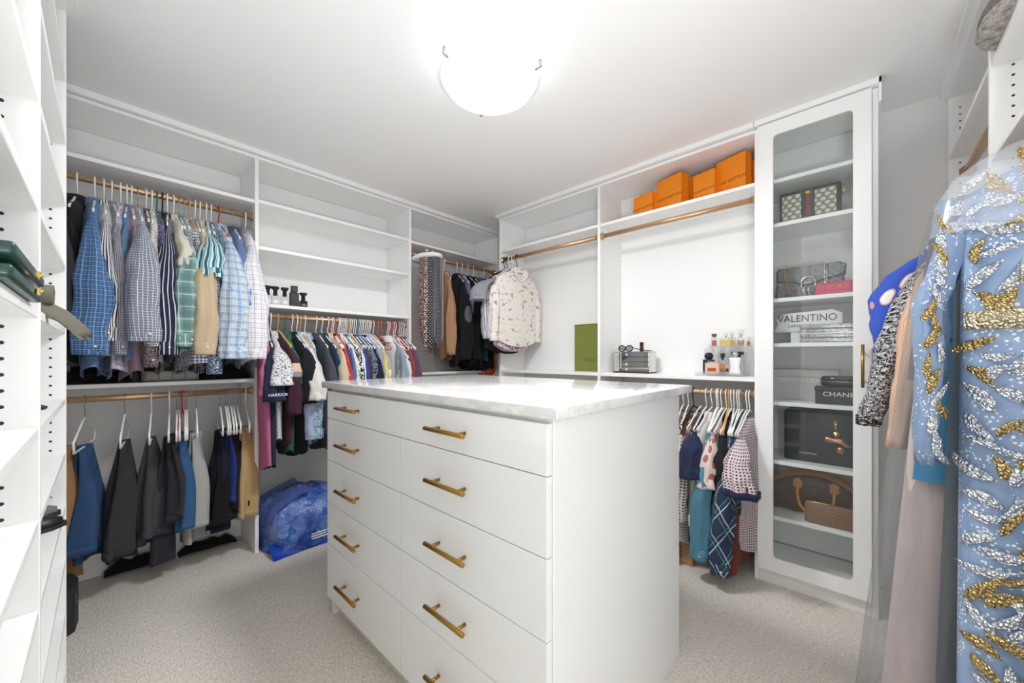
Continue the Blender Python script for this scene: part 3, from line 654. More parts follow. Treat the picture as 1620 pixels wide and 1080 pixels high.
# ---- far wall, middle rod: tops
mid = [
 (0.672, 'pink', F('solid', (206, 96, 146)), 'pink polo shirt at the left end of the middle rod', dict(L=.92, sl=.3, by=0.046, out=.03), 'polo shirt'),
 (0.694, 'white', F('solid', (38, 46, 78)), 'navy polo shirt with small white lettering on the sleeve', dict(L=.92, sl=.33, by=0.053, bx=.055, out=.05), 'polo shirt'),
 (0.715, 'white', F('floral', (226, 226, 228), (70, 72, 88), (130, 132, 146), p=.010, w=.07), 'white short sleeve shirt printed with black flowers', dict(L=0.77, sl=.24, by=0.053, bx=.055, out=.07), 'shirt'),
 (0.754, 'wood', F('band', (74, 36, 54), (224, 186, 152), (150, 140, 140), p=.05, w=-.345), 'maroon rugby top with a peach chest band', dict(L=0.81, sl=.42, by=0.046, bx=.055, out=.04, collar=False, cuffs=False), 'top'),
 (0.796, 'green', F('solid', (34, 104, 80)), 'bottle green polo shirt on a green hanger', dict(L=0.85, sl=.24, by=0.043, out=.02), 'polo shirt'),
 (0.836, 'white', F('solid', (30, 32, 44)), 'dark navy polo shirt with tiny white sleeve lettering', dict(L=0.87, sl=.36, by=0.053, bx=.055, out=.05), 'polo shirt'),
 (0.866, 'white', F('solid', (168, 186, 222)), 'pale blue dress shirt behind the white linen sleeve', dict(L=0.83, sl=.58, by=0.037, out=.03), 'shirt'),
 (0.885, 'wood', F('solid', (228, 224, 216)), 'white linen shirt with a rolled sleeve', dict(L=0.73, sl=.34, by=0.046, bx=.06, out=.07), 'shirt'),
 (0.915, 'white', F('floral', (148, 180, 206), (100, 138, 172), (176, 204, 222), p=.02, w=.0), 'light chambray shirt right of the white linen', dict(L=0.81, sl=.58, by=0.037, out=.03), 'shirt'),
 (0.985, 'white', F('solid', (72, 74, 84)), 'charcoal zip jacket standing apart on the middle rod', dict(L=0.85, sl=.66, by=0.053, bx=.06, out=.04, cuffs=False), 'jacket'),
 (1.022, 'white', F('solid', (26, 58, 84)), 'dark teal shirt right of the charcoal jacket', dict(L=.80, sl=.5, by=0.037), 'shirt'),
 (1.062, 'white', F('solid', (216, 194, 158)), 'beige shirt with wide sleeves left of the red one', dict(L=.70, sl=.5, by=0.043, out=.03), 'shirt'),
 (1.088, 'white', F('solid', (58, 46, 42)), 'dark brown shirt between beige and red', dict(L=.70, sl=.5, by=0.031), 'shirt'),
 (1.112, 'pink', F('solid', (200, 38, 36)), 'bright red long sleeve top on the middle rod', dict(L=.66, sl=.5, by=0.037, out=.02), 'top'),
 (1.134, 'white', F('floral', (232, 230, 214), (190, 204, 160), (214, 220, 206), p=.03, w=.05), 'cream shirt with faint green print beside the red top', dict(L=.66, sl=.5, by=0.031, out=.01), 'shirt'),
 (1.156, 'white', F('solid', (74, 116, 176)), 'mid blue denim shirt left of the black and white print', dict(L=.66, sl=.5, by=0.034), 'shirt'),
 (1.180, 'white', F('floral', (30, 32, 42), (228, 228, 230), (90, 92, 104), p=.02, w=.03), 'black and white tropical print shirt', dict(L=.66, sl=.26, by=0.037), 'shirt'),
 (1.204, 'wood', F('stripe', (236, 236, 238), (30, 30, 38), p=.022, w=.4), 'white top with vertical black stripes', dict(L=.66, sl=.45, by=0.031), 'top'),
 (1.228, 'white', F('solid', (92, 58, 66)), 'wine coloured shirt between black stripes and royal blue', dict(L=.66, sl=.45, by=0.028), 'shirt'),
 (1.246, 'white', F('solid', (44, 74, 168)), 'royal blue top in the packed middle of the rod', dict(L=.66, sl=.45, by=0.028), 'top'),
 (1.272, 'blue', F('floral', (78, 108, 146), (32, 52, 84), (150, 176, 200), p=.02, w=.0), 'blue palm print shirt', dict(L=.66, sl=.45, by=0.034), 'shirt'),
 (1.302, 'white', F('solid', (38, 40, 56)), 'ink dark blazer sloping over the palm print', dict(L=.70, sl=.5, by=0.034, out=.02), 'jacket'),
 (1.330, 'white', F('solid', (160, 172, 210)), 'lavender blue shirt right of the ink blazer', dict(L=.66, sl=.5, by=0.031), 'shirt'),
 (1.358, 'white', F('band', (176, 172, 170), (236, 234, 230), (110, 110, 116), p=.1, w=-.45), 'grey and white colour block top', dict(L=.66, sl=.45, by=0.034, collar=False), 'top'),
 (1.398, 'white', F('solid', (236, 204, 30)), 'yellow top showing as a bright narrow strip', dict(L=.66, sl=.5, by=0.031, collar=False), 'top'),
 (1.470, 'pink', F('hstripe', (84, 84, 90), (168, 168, 172), p=.03, w=.14), 'dark grey top with thin pale stripes, turned to face out', dict(L=.68, sl=.3, by=0.056, collar=False, out=.03), 'top'),
 (1.512, 'white', F('solid', (232, 234, 238)), 'plain white shirt right of the striped grey top', dict(hw=.16, L=.66, sl=.45, by=0.031), 'shirt'),
 (1.540, 'pink', F('solid', (150, 168, 188)), 'steel blue shirt left of the navy floral', dict(L=.68, sl=.5, by=0.037, out=.02), 'shirt'),
 (1.568, 'white', F('petal', (206, 212, 224), (44, 52, 88), (120, 126, 150), p=.02), 'navy and white floral shirt near the right end', dict(L=.68, sl=.45, by=0.037, out=.02), 'shirt'),
 (1.598, 'red', F('solid', (156, 68, 52)), 'rust red shirt beside the plum one', dict(L=.66, sl=.5, by=0.037), 'shirt'),
 (1.634, 'white', F('solid', (104, 66, 108)), 'plum purple shirt at the right end of the middle rod', dict(L=.68, sl=.5, by=0.040, out=.02), 'shirt'),
]
for x, hk, mt, lb, kw, nm in mid:
    rz = A90 + rnd.uniform(-.12, .12) - (0.75 if 'turned to face' in lb else 0)
    hanger(hk, (x, YR1, 1.447), rz, 'on the middle rod of tops', hold(hk, lb))
    g = garment(nm.replace(' ', '_'), nm, lb, (x, YR1, 1.447), rz, mt, 'tops on the middle rod', hem=.225, th=.028, wav=.008, **kw)
    if 'lettering' in lb:
        nv = 'navy polo' in lb[:10]
        text('sleeve_lettering', 'HARRIOR' if nv else 'NB', 0.022 if nv else .018, (-0.366 if nv else -.352, -0.005, -0.47 if nv else -.49), (pi / 2, 0, -pi / 2), M['hanger'], g, 0.0008, world=False)
for x in (1.07, 1.10, 1.145, 1.168, 1.192, 1.216, 1.26, 1.288, 1.316, 1.345, 1.372, 1.528, 1.554, 1.583, 1.616, 1.655, 1.43):
    hanger(['white', 'white', 'pink', 'white'][int(x * 1000) % 4], (x, YR1, 1.447), A90 + rnd.uniform(-.08, .08), 'packed between the tops on the middle rod')

# ---- far wall, right bay: jackets and a tie rack
rb = [
 (2.07, 'white', F('solid', (190, 136, 88)), 'camel tan blazer right of the tie rack', dict(hem=.175, hw=.165, L=.86, sl=.66, by=.05, bx=.05, out=.03, cuffs=False), 'jacket'),
 (2.21, 'white', F('solid', (26, 26, 30)), 'black blazer with a grey oval elbow patch', dict(L=.92, sl=.70, by=0.061, bx=.06, out=.05, cuffs=False), 'jacket'),
 (2.27, 'white', F('stripe', (84, 92, 130), (160, 164, 186), p=.02, w=.3), 'slate blue striped shirt between two black blazers', dict(L=.80, sl=.4, by=0.043, cuffs=False), 'shirt'),
 (2.34, 'white', F('solid', (22, 22, 25)), 'plain black blazer behind the elbow patch blazer', dict(L=.94, sl=.70, by=0.061, bx=.06, out=.04, cuffs=False), 'jacket'),
 (2.41, 'white', F('solid', (32, 33, 38)), 'black knit top near the corner', dict(L=.96, sl=.62, by=0.050, cuffs=False), 'top'),
 (2.48, 'pink', F('solid', (24, 98, 130)), 'teal blue dress edge showing in the corner', dict(L=.92, sl=.2, by=0.036), 'dress'),
 (2.55, 'white', F('solid', (28, 28, 30)), 'long black dress in the dark corner', dict(L=.98, sl=.3, by=0.043), 'dress'),
 (2.585, 'pink', F('solid', (232, 84, 28)), 'bright orange dress hanging deepest in the corner', dict(hw=.14, L=1.02, sl=.2, by=0.043, bx=.03, hem=.17), 'dress'),
]
for x, hk, mt, lb, kw, nm in rb:
    rz = A90 + rnd.uniform(-.05, .05) - 0.38
    hanger(hk, (x, YR1, 2.045), rz, 'on the corner rod of jackets', hold(hk, lb))
    g = garment(nm, nm, lb, (x, YR1, 2.045), rz, mt, 'jackets on the corner rod', **kw)
    if 'elbow patch' in lb and 'grey oval' in lb:
        p_ = MB(); rr = [[(-0.345 + (0.016 * q * q), 0.034 * q * math.cos(2 * pi * k / 16) - .004, -0.50 + 0.075 * q * math.sin(2 * pi * k / 16)) for k in range(16)] for q in (1.0, 0.8, 0.4, 0.05)]
        p_.loft(rr, True, False, True).build('elbow_patch', F('solid', (96, 96, 100)), g, False)
rk = thing('tie_rack', 'white rotating tie rack hung on the corner rod, full of ties', 'tie rack', (1.80, 2.60, 2.0))
MB().lathe([(0.0, 1.975), (0.10, 1.975), (0.112, 1.985), (0.112, 2.0), (0.10, 2.012), (0.0, 2.016)], (1.79, 2.60, 0), 28, False, False, 0.9, 1.5).build('rack_body', M['hanger'], rk)
MB().box(1.775, 1.805, 2.58, 2.76, 2.012, 2.028, .003).tube([(1.79, 2.72, 2.02), (1.79, 2.72, 2.064), (1.79, 2.75, 2.066), (1.79, 2.764, 2.045)], .006).build('arm', M['chrome'], rk)
for dx in (-0.03, 0.03): MB().lathe([(0.004, 2.01), (0.004, 2.04), (0.013, 2.042), (0.013, 2.047), (0, 2.049)], (1.79 + dx, 2.56, 0), 12).build('knob', M['hanger'], rk)
ties = [(F('floral', (96, 40, 44), (196, 160, 150), (40, 30, 34), p=.012, w=.0), 'wine red paisley tie'), (F('floral', (84, 46, 40), (206, 190, 180), p=.01, w=.02), 'brown speckled tie'), (F('dots', (26, 26, 32), (180, 182, 190), p=.014, w=.25), 'black tie with pale dots'),
        (F('gingham', (30, 30, 36), (120, 122, 132), p=.012), 'black and grey checked tie'), (F('dots', (36, 36, 44), (210, 210, 214), p=.01, w=.2), 'charcoal pin dot tie'), (F('stripe', (150, 144, 140), (60, 56, 60), p=.02, w=.4), 'silver striped tie'), (F('solid', (196, 186, 178)), 'pale champagne tie'),
        (F('hstripe', (34, 34, 44), (110, 104, 120), p=.03, w=.3), 'navy ribbed tie'), (F('floral', (128, 84, 118), (206, 180, 204), (60, 44, 66), p=.01, w=.0), 'mauve paisley tie'), (F('solid', (28, 26, 30)), 'plain black tie')]
for k, (mt, lb) in enumerate(ties):
    a = math.radians(200 + k * 17.5); x = 1.79 + 0.093 * math.cos(a); y = 2.60 + 0.155 * math.sin(a); L = 0.60 + 0.16 * rnd.random()
    o = MB(); w0 = 0.016; sd = rnd.random() * 9; rings = []; uu = []
    for j in range(10):
        q = j / 9.0; w_ = w0 + 0.014 * q if j < 9 else 0.003; z = 1.968 - (L * min(q, 0.92) if j < 9 else L)
        ca_, sa_ = math.cos(a + pi / 2), math.sin(a + pi / 2)
        r = [(x + ca_ * u_ * w_ + math.cos(a) * v_ * .010, y + sa_ * u_ * w_ + math.sin(a) * v_ * .010, z) for u_, v_ in ((-1, 0), (-.6, 1), (.6, 1), (1, 0), (.6, -1), (-.6, -1))]
        rings.append(r); uu += [(.02 * i, z) for i in range(6)]
    o.loft(rings, True, True, True, uu)
    tag(o.build('necktie', mt), lb + ' hanging from the rotating tie rack', 'tie', 'ties on the tie rack')

# ---- right wall, upper rod: women's tops facing the camera side
w2 = [
 (2.305, 'black', F('solid', (40, 40, 46)), 'black skirt deepest on the right wall rod', dict(L=.80, sl=.2, by=.05, hem=.24, collar=False), 'top'),
 (2.275, 'black', F('stripe', (214, 216, 222), (120, 126, 140), p=.016, w=.4), 'grey and white striped blouse behind the floral one', dict(L=.72, sl=.52, by=.05, out=.04), 'blouse'),
 (2.245, 'white', F('solid', (152, 150, 162)), 'lilac grey short sleeve tee in the corner', dict(L=.66, sl=.22, by=.06, bx=.075, out=.12, collar=False), 'top'),
 (2.205, 'white', F('floral', (228, 196, 210), (170, 120, 148), (246, 236, 240), p=.02, w=.0), 'pink printed pyjama shirt peeking from behind the cream floral', dict(L=.78, sl=.5, by=.05, out=.02), 'blouse'),
 (2.160, 'black', F('floral', (238, 230, 222), (178, 164, 140), (226, 200, 202), p=.04, w=.10), 'cream floral satin shirt facing out at the left of the right wall', dict(L=.74, sl=.54, by=.045, bx=.05, out=.015, hw=.215, hem=.235, th=.03, wav=.006), 'blouse'),
]
for y, hk, mt, lb, kw, nm in w2:
    rz = rnd.uniform(-.05, .05) - (0.10 if 'facing out' in lb else 0)
    hanger(hk, (2.40, y, 2.043), rz, 'on the upper rod by the corner', hold(hk, lb))
    g = garment(nm, nm, lb, (2.40, y, 2.043), rz, mt, 'blouses by the corner', **kw)
    if 'facing out' in lb:
        m_ = MB()
        for sg in (-1, 1):
            m_.add([(sg * .045, -.036, -.098), (sg * .005, -.05, -.225), (sg * .07, -.055, -.175), (sg * .085, -.046, -.13)], [(0, 1, 2, 3)])
            m_.add([(sg * .045, -.040, -.098), (sg * .005, -.054, -.225), (sg * .07, -.059, -.175), (sg * .085, -.050, -.13)], [(0, 1, 2, 3)])
        m_.build('lapel', mt, g, False)

# ---- right wall, lower rod
w3 = [
 (1.02, 'white', F('solid', (52, 48, 60)), 'dark grey top hidden behind the stone island top', dict(L=.8, sl=.3), 'top'),
 (0.93, 'white', F('solid', (180, 60, 70)), 'coral top hidden behind the island corner', dict(L=.8, sl=.3), 'top'),
 (0.825, 'white', F('solid', (34, 66, 168)), 'royal blue dress just visible beside the island', dict(L=.93, sl=.2, by=0.039, collar=False), 'dress'),
 (0.795, 'white', F('leopard', (176, 140, 86), (40, 30, 26), (120, 84, 50), p=.014), 'gold leopard print blouse beside the island', dict(L=.95, sl=.3, by=0.039, collar=False), 'blouse'),
 (0.765, 'white', F('hound', (228, 220, 208), (44, 36, 40), p=.016), 'cream and black checked blouse', dict(L=.86, sl=.5, by=0.047, out=.03, collar=False), 'blouse'),
 (0.735, 'black', F('petal', (92, 60, 54), (226, 214, 200), (60, 40, 36), p=.035), 'brown leaf print dress with cream leaves', dict(L=.84, sl=.25, by=0.047, collar=False), 'dress'),
 (0.695, 'velvet', F('petal', (106, 74, 62), (232, 220, 206), (70, 46, 40), p=.04), 'brown and white blouse right of the leaf print', dict(L=.66, sl=.25, by=0.047, bx=.05, out=.03, collar=False), 'blouse'),
 (0.665, 'white', F('solid', (38, 46, 82)), 'navy short sleeve top with a ribbed hem', dict(L=.66, sl=.24, by=.06, bx=.06, out=.06, collar=False), 'top'),
 (0.635, 'white', F('solid', (226, 218, 206)), 'ivory long blouse behind the teal shirt', dict(L=.82, sl=.52, by=0.039, out=.0), 'blouse'),
 (0.602, 'white', F('solid', (70, 140, 164)), 'teal button shirt with long cuffed sleeve', dict(lean=.02, L=.72, sl=.66, by=0.055, bx=.055, out=.06), 'shirt'),
 (0.575, 'velvet', F('petal', (220, 196, 186), (190, 96, 84), (120, 70, 66), p=.03), 'pink blouse with a red flower print', dict(L=.86, sl=.28, by=0.047, out=.05, collar=False), 'blouse'),
 (0.548, 'wood', F('solid', (34, 32, 40)), 'black cardigan on a wooden hanger', dict(L=.60, sl=.36, by=0.047, out=.04, cuffs=False), 'cardigan'),
 (0.522, 'white', F('argyle', (46, 58, 92), (196, 204, 218), (48, 190, 150), p=.09, w=.05), 'navy argyle sweater with green and white diamonds', dict(lean=.035, L=.74, sl=.70, by=0.055, bx=.055, out=.06, collar=False), 'sweater'),
 (0.495, 'white', F('check', (30, 56, 84), (60, 170, 160), p=.07, w=.08), 'dark teal checked top behind the argyle sweater', dict(L=.6, sl=.4, by=0.039), 'top'),
 (0.480, 'velvet', F('solid', (122, 44, 30)), 'rust red long dress near the glass cabinet', dict(L=.86, sl=.70, by=0.051, bx=.05, out=.03, cuffs=False, collar=False), 'dress'),
 (0.447, 'white', F('hound', (226, 214, 218), (92, 34, 52), p=.013), 'burgundy houndstooth cardigan with navy sleeve trim', dict(L=.80, sl=.27, by=.066, bx=.06, out=.09, lean=-.05, collar=False, cuffs=False, trim=F('solid', (40, 46, 82))), 'cardigan'),
]
for y, hk, mt, lb, kw, nm in w3:
    rz = rnd.uniform(-.12, .12)
    hanger(hk, (2.40, y, 0.985), rz, 'on the lower rod of the right wall', hold(hk, lb))
    garment(nm, nm, lb, (2.40, y, 0.985), rz, mt, "women's tops on the lower rod", top=-.13, hw=.19, hem=.21, **kw)
for y in (.61, .585, .56, .535, .505, .46): hanger('white', (2.40, y, .985), rnd.uniform(-.1, .1), 'packed among the tops on the right lower rod')
# ------------------------------------------------------------------ dresses and jackets at the right edge (rod along x at y -0.36)
RZ = -A90; RP = (-0.36, 1.74)
def rg_(x, hk, mt, lb, nm, kw, rz=0.0, where='on the near right rod'):
    hanger(hk, (x, RP[0], RP[1]), RZ + rz, where, hold(hk, lb))
    return garment(nm, nm, lb, (x, RP[0], RP[1]), RZ + rz, mt, 'dresses and jackets at the right edge', **kw)
rg_(1.875, 'black', F('petal', (38, 84, 200), (238, 232, 226), (222, 150, 150), p=.045), 'cobalt blue blouse with large white petals behind the tweed jacket', 'blouse', dict(L=.62, sl=.42, by=.05, bx=.05, out=.055, hw=.215, collar=False, cuffs=False, th=.03))
rg_(1.845, 'white', F('solid', (92, 30, 52)), 'dark maroon dress seen as a sliver behind the tweed jacket', 'dress', dict(L=1.05, sl=.2, by=.04, hw=.2, hem=.26, collar=False))
rg_(1.79, 'black', F('tweed', (22, 22, 26), (150, 148, 150), (206, 204, 204), p=.0055), 'black and white tweed jacket with long wide sleeves', 'jacket', dict(L=.66, sl=.60, by=.06, bx=.048, out=.135, olin=True, hw=.185, hem=.21, collar=False, cuffs=False, trim=F('tweed', (16, 16, 18), (70, 70, 72), (206, 204, 204), p=.006)))
rg_(1.725, 'wood', F('stripe', (228, 184, 150), (214, 168, 134), p=.008, w=.4), 'peach ribbed knit cardigan between tweed jacket and tulle gown', 'cardigan', dict(L=.74, sl=.66, by=.05, bx=.042, out=.075, olin=True, hw=.18, hem=.21, collar=False, cuffs=False))

def tulle(name, col, alpha):
    t = T(name); tr = t.N.new('ShaderNodeBsdfTransparent'); mx = t.N.new('ShaderNodeMixShader')
    o = t.uv(); n = t.noise(t.mapping(o, (9, 1.2, 1)), 3.0, 4, 0.6)
    f = t.m('ADD', t.m('MULTIPLY', t.m('SUBTRACT', n, 0.5), 0.5), alpha)
    t.fin(lin(col), 0.85, 0, 0.2); t.L.new(f, mx.inputs[0]); t.L.new(tr.outputs[0], mx.inputs[1]); t.L.new(t.b.outputs[0], mx.inputs[2]); t.L.new(mx.outputs[0], t.out.inputs[0])
    return t.m_
def skirt(z0, z1, w0, w1, th0, th1, cx=0.0, k=22, amp=0.018, n=64, m=18, pw=0.8, cx1=None):
    mb = MB(); rings = []; uu = []; sd = rnd.random() * 30
    for j in range(m + 1):
        q = j / m; z = z0 + (z1 - z0) * q; rx = w0 + (w1 - w0) * q ** pw; ry = th0 + (th1 - th0) * q; r = []
        for i in range(n):
            a = 2 * pi * i / n; c = math.cos(a); s_ = math.sin(a)
            g = 1 + amp / 0.1 * q * (math.sin(k * a * 0.5 + sd) * 0.5 + 0.5 * nz(c * 3 + sd, s_ * 3, z * 1.2)) * 0.6
            r.append((min(.272, (cx if cx1 is None else cx + (cx1 - cx) * q) + rx * c * (1 + 0.25 * (g - 1))), ry * s_ * g, z))
        rings.append(r); uu += ringuv(n, 2.2 * (w0 + w1), z)
    return mb.loft(rings, True, False, False, uu)
tx = 1.625
tg = thing('tulle_gown', 'sheer grey tulle gown with a wide floor length skirt', 'gown', (tx, RP[0], RP[1]), RZ, 'dresses and jackets at the right edge')
hanger('black', (tx, RP[0], RP[1]), RZ, '', 'black plastic hanger holding the sheer grey tulle gown')
skirt(-.13, -.62, .20, .26, .03, .05).build('bodice', tulle('tulle_bodice', (134, 134, 144), .72), tg, False)
skirt(-.13, -1.70, .215, .375, .035, .10, k=26, amp=.03).build('overskirt', tulle('tulle_over', (150, 152, 154), .32), tg, False)
skirt(-.55, -1.71, .22, .33, .03, .075, cx=.02, k=30, amp=.03).build('underskirt', tulle('tulle_under', (104, 108, 114), .42), tg, False)
bx_ = 1.572
bd = thing('dress', 'turquoise blue dress glowing through the grey tulle', 'dress', (bx_, RP[0], RP[1]), RZ, 'dresses and jackets at the right edge')
hanger('white', (bx_, RP[0], RP[1]), RZ, '', 'white plastic hanger holding the turquoise blue dress')
skirt(-.12, -.50, .11, .12, .02, .022, cx=-.09, cx1=-.115).build('bodice', F('solid', (44, 122, 164)), bd, False)
skirt(-.48, -.90, .11, .13, .014, .018, cx=-.105, cx1=-.12, k=16).build('skirt', F('solid', (44, 126, 168)), bd, False)
px2 = 1.595
pdn = thing('dress', 'long dusty pink dress showing through the tulle skirt', 'dress', (px2, RP[0], RP[1]), RZ, 'dresses and jackets at the right edge')
hanger('wood', (px2, RP[0], RP[1]), RZ, '', 'wooden hanger holding the long dusty pink dress')
skirt(-.14, -.6, .10, .11, .015, .02, cx=-.10, cx1=-.13).build('bodice', F('solid', (196, 172, 166)), pdn, False)
skirt(-.58, -1.70, .075, .10, .012, .016, cx=-.165, cx1=-.225, k=10, amp=.03).build('skirt', F('solid', (206, 184, 180)), pdn, False)
dk = thing('dress', 'charcoal tulle dress hanging closest behind the beaded gown', 'dress', (1.50, RP[0], RP[1]), RZ, 'dresses and jackets at the right edge')
hanger('white', (1.50, RP[0], RP[1]), RZ, '', 'white plastic hanger holding the charcoal tulle dress')
skirt(-.14, -.55, .10, .08, .015, .018, cx=-.08, cx1=-.105).build('bodice', tulle('tulle_dark_bodice', (92, 96, 104), .8), dk, False)
skirt(-.53, -1.64, .08, .10, .02, .03, cx=-.105, cx1=-.12, k=24, amp=.03).build('skirt', tulle('tulle_dark', (92, 98, 102), .62), dk, False)

# the beaded gown nearest the camera
def beads(name, c1, c2):
    t = T(name); o = t.uv(True); v = t.voro(o, 150); h = t.m('SUBTRACT', 1.0, v); t.bump(h, 1.0, 0.006)
    col = t.mix(t.noise(o, 90, 2), lin(c1), lin(c2)); return t.fin(col, 0.22, 0.75, 0.8)
M['silver_beads'] = beads('silver_beads', (236, 238, 242), (150, 160, 172)); M['gold_beads'] = beads('gold_beads', (206, 182, 124), (122, 100, 56))
t = T('beaded_net'); uv = t.uv(); n = t.noise(t.mapping(uv, (7, 1, 1)), 3, 4, .6)
c_ = t.mix(n, lin((88, 112, 146)), lin((150, 170, 198)))
v = t.voro(uv, 130); cl_ = t.noise(uv, 16, 3, .6); k_ = t.m('MULTIPLY', t.m('LESS_THAN', v, 0.34), t.m('GREATER_THAN', cl_, .50)); c_ = t.mix(k_, c_, lin((214, 222, 232)))
t.bump(t.m('MULTIPLY', k_, t.m('SUBTRACT', 1.0, v)), .8, .004)
M['net'] = t.fin(c_, 0.6, 0, 0.4)
gx = 1.40
gw = garment('gown', 'gown', 'pale blue evening gown beaded with gold and silver leaves, nearest at right', (gx, RP[0], RP[1]), RZ, M['net'], None, hw=.185, hem=.195, th=.045, L=1.70, sl=.66, by=.055, bx=.03, out=.035, collar=False, cuffs=False, wav=.004, tail=0, top=-.09)
hanger('white', (gx, RP[0], RP[1]), RZ, '', 'white plastic hanger inside the pale blue beaded gown')
def gsurf(x, z):
    q = max(0.0, 1 - (x / 0.19) ** 2); return -(0.062 + 0.012 * min(1, max(0, (-z - .2) / 1.3))) * q ** 0.42 - 0.006
def ssurf(x, z):
    a = (-z - .155) / .66; cx = -(0.185 + 0.01 + .035 * min(1, a * 2.5)); w = 0.031; q = max(0.0, 1 - ((x - cx) / w) ** 2); return -0.057 * q ** 0.5 * min(1, .35 + a * 2) - 0.004
def leaf(cx, cz, L, wd, ang, bend, surf, mat, name):
    vs = []; n_ = 7; fs = []
    for i in range(n_ + 1):
        q = i / n_; l = (q - .5) * L; w = wd * (math.sin(pi * q ** 0.8) ** 0.8 + 0.05); b_ = bend * math.sin(pi * q)
        for s_, hgt in ((-1, 0.0), (0, 0.004), (1, 0.0)):
            u_, v_ = l, s_ * w + b_
            x = cx + u_ * math.cos(ang) - v_ * math.sin(ang); z = cz + u_ * math.sin(ang) + v_ * math.cos(ang)
            vs.append((x, surf(x, z) - hgt, z))
    for i in range(n_):
        for k in (0, 1):
            a = i * 3 + k; fs.append((a, a + 3, a + 4, a + 1))
    MB().add(vs, fs, None, True).build(name, mat, gw, False)
r2 = random.Random(21)
zz = -0.15
while zz > -1.62:
    xx = -0.172 + r2.uniform(0, .02)
    while xx < 0.06:
        if not (-.50 < zz < -.435):
            g_ = r2.random() < .42
            leaf(xx, zz + r2.uniform(-.015, .015), r2.uniform(.05, .092), r2.uniform(.008, .014) if g_ else r2.uniform(.007, .012), r2.uniform(-1.2, 1.2) + (pi / 2 if r2.random() < .45 else 0), r2.uniform(-.012, .012), gsurf, M['gold_beads' if g_ else 'silver_beads'], 'gold_leaf' if g_ else 'silver_leaf')
        xx += r2.uniform(.030, .042)
    zz -= 0.055
zz = -.20
while zz > -.80:
    g_ = r2.random() < .45; a = (-zz - .155) / .66
    leaf(-(0.195 + .035 * min(1, a * 2.5)) + r2.uniform(-.011, .011), zz, r2.uniform(.04, .075), r2.uniform(.006, .009), pi / 2 + r2.uniform(-.5, .5), r2.uniform(-.006, .006), ssurf, M['gold_beads' if g_ else 'silver_beads'], 'gold_leaf' if g_ else 'silver_leaf')
    zz -= .034
band = MB(); rr = []
for i in range(25):
    x = -.183 + .366 * i / 24
    rr.append([(x, gsurf(x, -.47) + .004, -.445), (x, gsurf(x, -.47) - .004, -.447), (x, gsurf(x, -.47) - .004, -.487), (x, gsurf(x, -.47) + .004, -.489)])
band.loft(rr, False, smooth=True).build('waistband', beads('waist_beads', (236, 226, 196), (170, 150, 104)), gw, False)
cv = thing('garment_cover', 'clear plastic cover draped over the shoulders of the beaded gown', 'garment cover', (gx, RP[0], RP[1]), RZ)
cvr = []; 
for z, rx, ry in ((-.045, .03, .02), (-.06, .07, .035), (-.075, .12, .05), (-.098, .165, .062), (-.13, .2, .07), (-.18, .222, .078), (-.26, .236, .084)):
    cvr.append(ringpts(0, 0, z, rx, ry, 40, 3.3, 0.004, 0.05))
MB().loft(cvr, True, True, False).build('film', glass('clear_film', (.97, .98, 1), 0.07, 0.12, alpha=.16, acol=(236, 240, 246), grow=.5), cv, False)

# hat on the right-hand top shelf
t = T('mottled_fur'); o = t.uv(True); n = t.noise(t.mapping(o, (1, 1, 2.2)), 45, 4, .7); t.bump(n, 1.0, .01)
M['fur'] = t.fin(t.mix(t.m('MULTIPLY', t.m('SUBTRACT', n, .3), 2.2), lin((96, 88, 82)), lin((224, 218, 210))), .95)
ht = thing('hat', 'mottled grey bucket hat on the top shelf at the upper right', 'hat', (1.735, -.415, 2.123))
MB().lathe([(0.16, 2.123), (0.168, 2.127), (0.163, 2.15), (0.148, 2.20), (0.135, 2.255), (0.118, 2.295), (0.08, 2.318), (0.0, 2.325)], (1.735, -.415, 0), 40, True, False).build('crown', M['fur'], ht)
MB().lathe([(0.158, 2.158), (0.1645, 2.16), (0.159, 2.182), (0.153, 2.184)], (1.735, -.415, 0), 40, False, False).build('band', plain('hat_band', (120, 112, 106), .9), ht)

# ------------------------------------------------------------------ left shelf tower contents
M['green_leather'] = plain('green_leather', (22, 62, 54), 0.32, bump=(120, .3))
gb = thing('presentation_box', 'dark green leather box with gold clasp, lid ajar, on the left shelf', 'box', (-.19, .95, 1.289))
lbox('base', (-.30, -.078, .79, 1.13, 1.290, 1.309), M['green_leather'], gb, .006)
lid = MB(); lid.box(-.30, -.076, .79, 1.13, 0, .019, .006); lid.v = [(x, y, 1.311 + z + (x + .30) * 0.035) for x, y, z in lid.v]; lid.build('lid', M['green_leather'], gb)
for nm, z0, z1 in (('clasp', 1.295, 1.306), ('clasp', 1.322, 1.333)):
    c0 = lbox(nm, (-.077, -.072, 1.01, 1.032, z0, z1), M['gold'], gb, .001); MB().tube([(-.073, 1.021, (z0 + z1) / 2), (-.070, 1.021, (z0 + z1) / 2)], .0032, 10).build('clasp_stud', M['gold'], c0)
olive = plain('olive_suede', (112, 108, 96), .92, bump=(60, .4))
ps = thing('cloth_pouch', 'olive grey suede pouch drooping off the left shelf edge', 'pouch', (-.12, 1.42, 1.289))
pth = [(-.27, 1.285, 1.312), (-.20, 1.33, 1.313), (-.14, 1.37, 1.313), (-.095, 1.40, 1.304), (-.065, 1.43, 1.285), (-.045, 1.455, 1.262), (-.035, 1.475, 1.247)]
rings = []
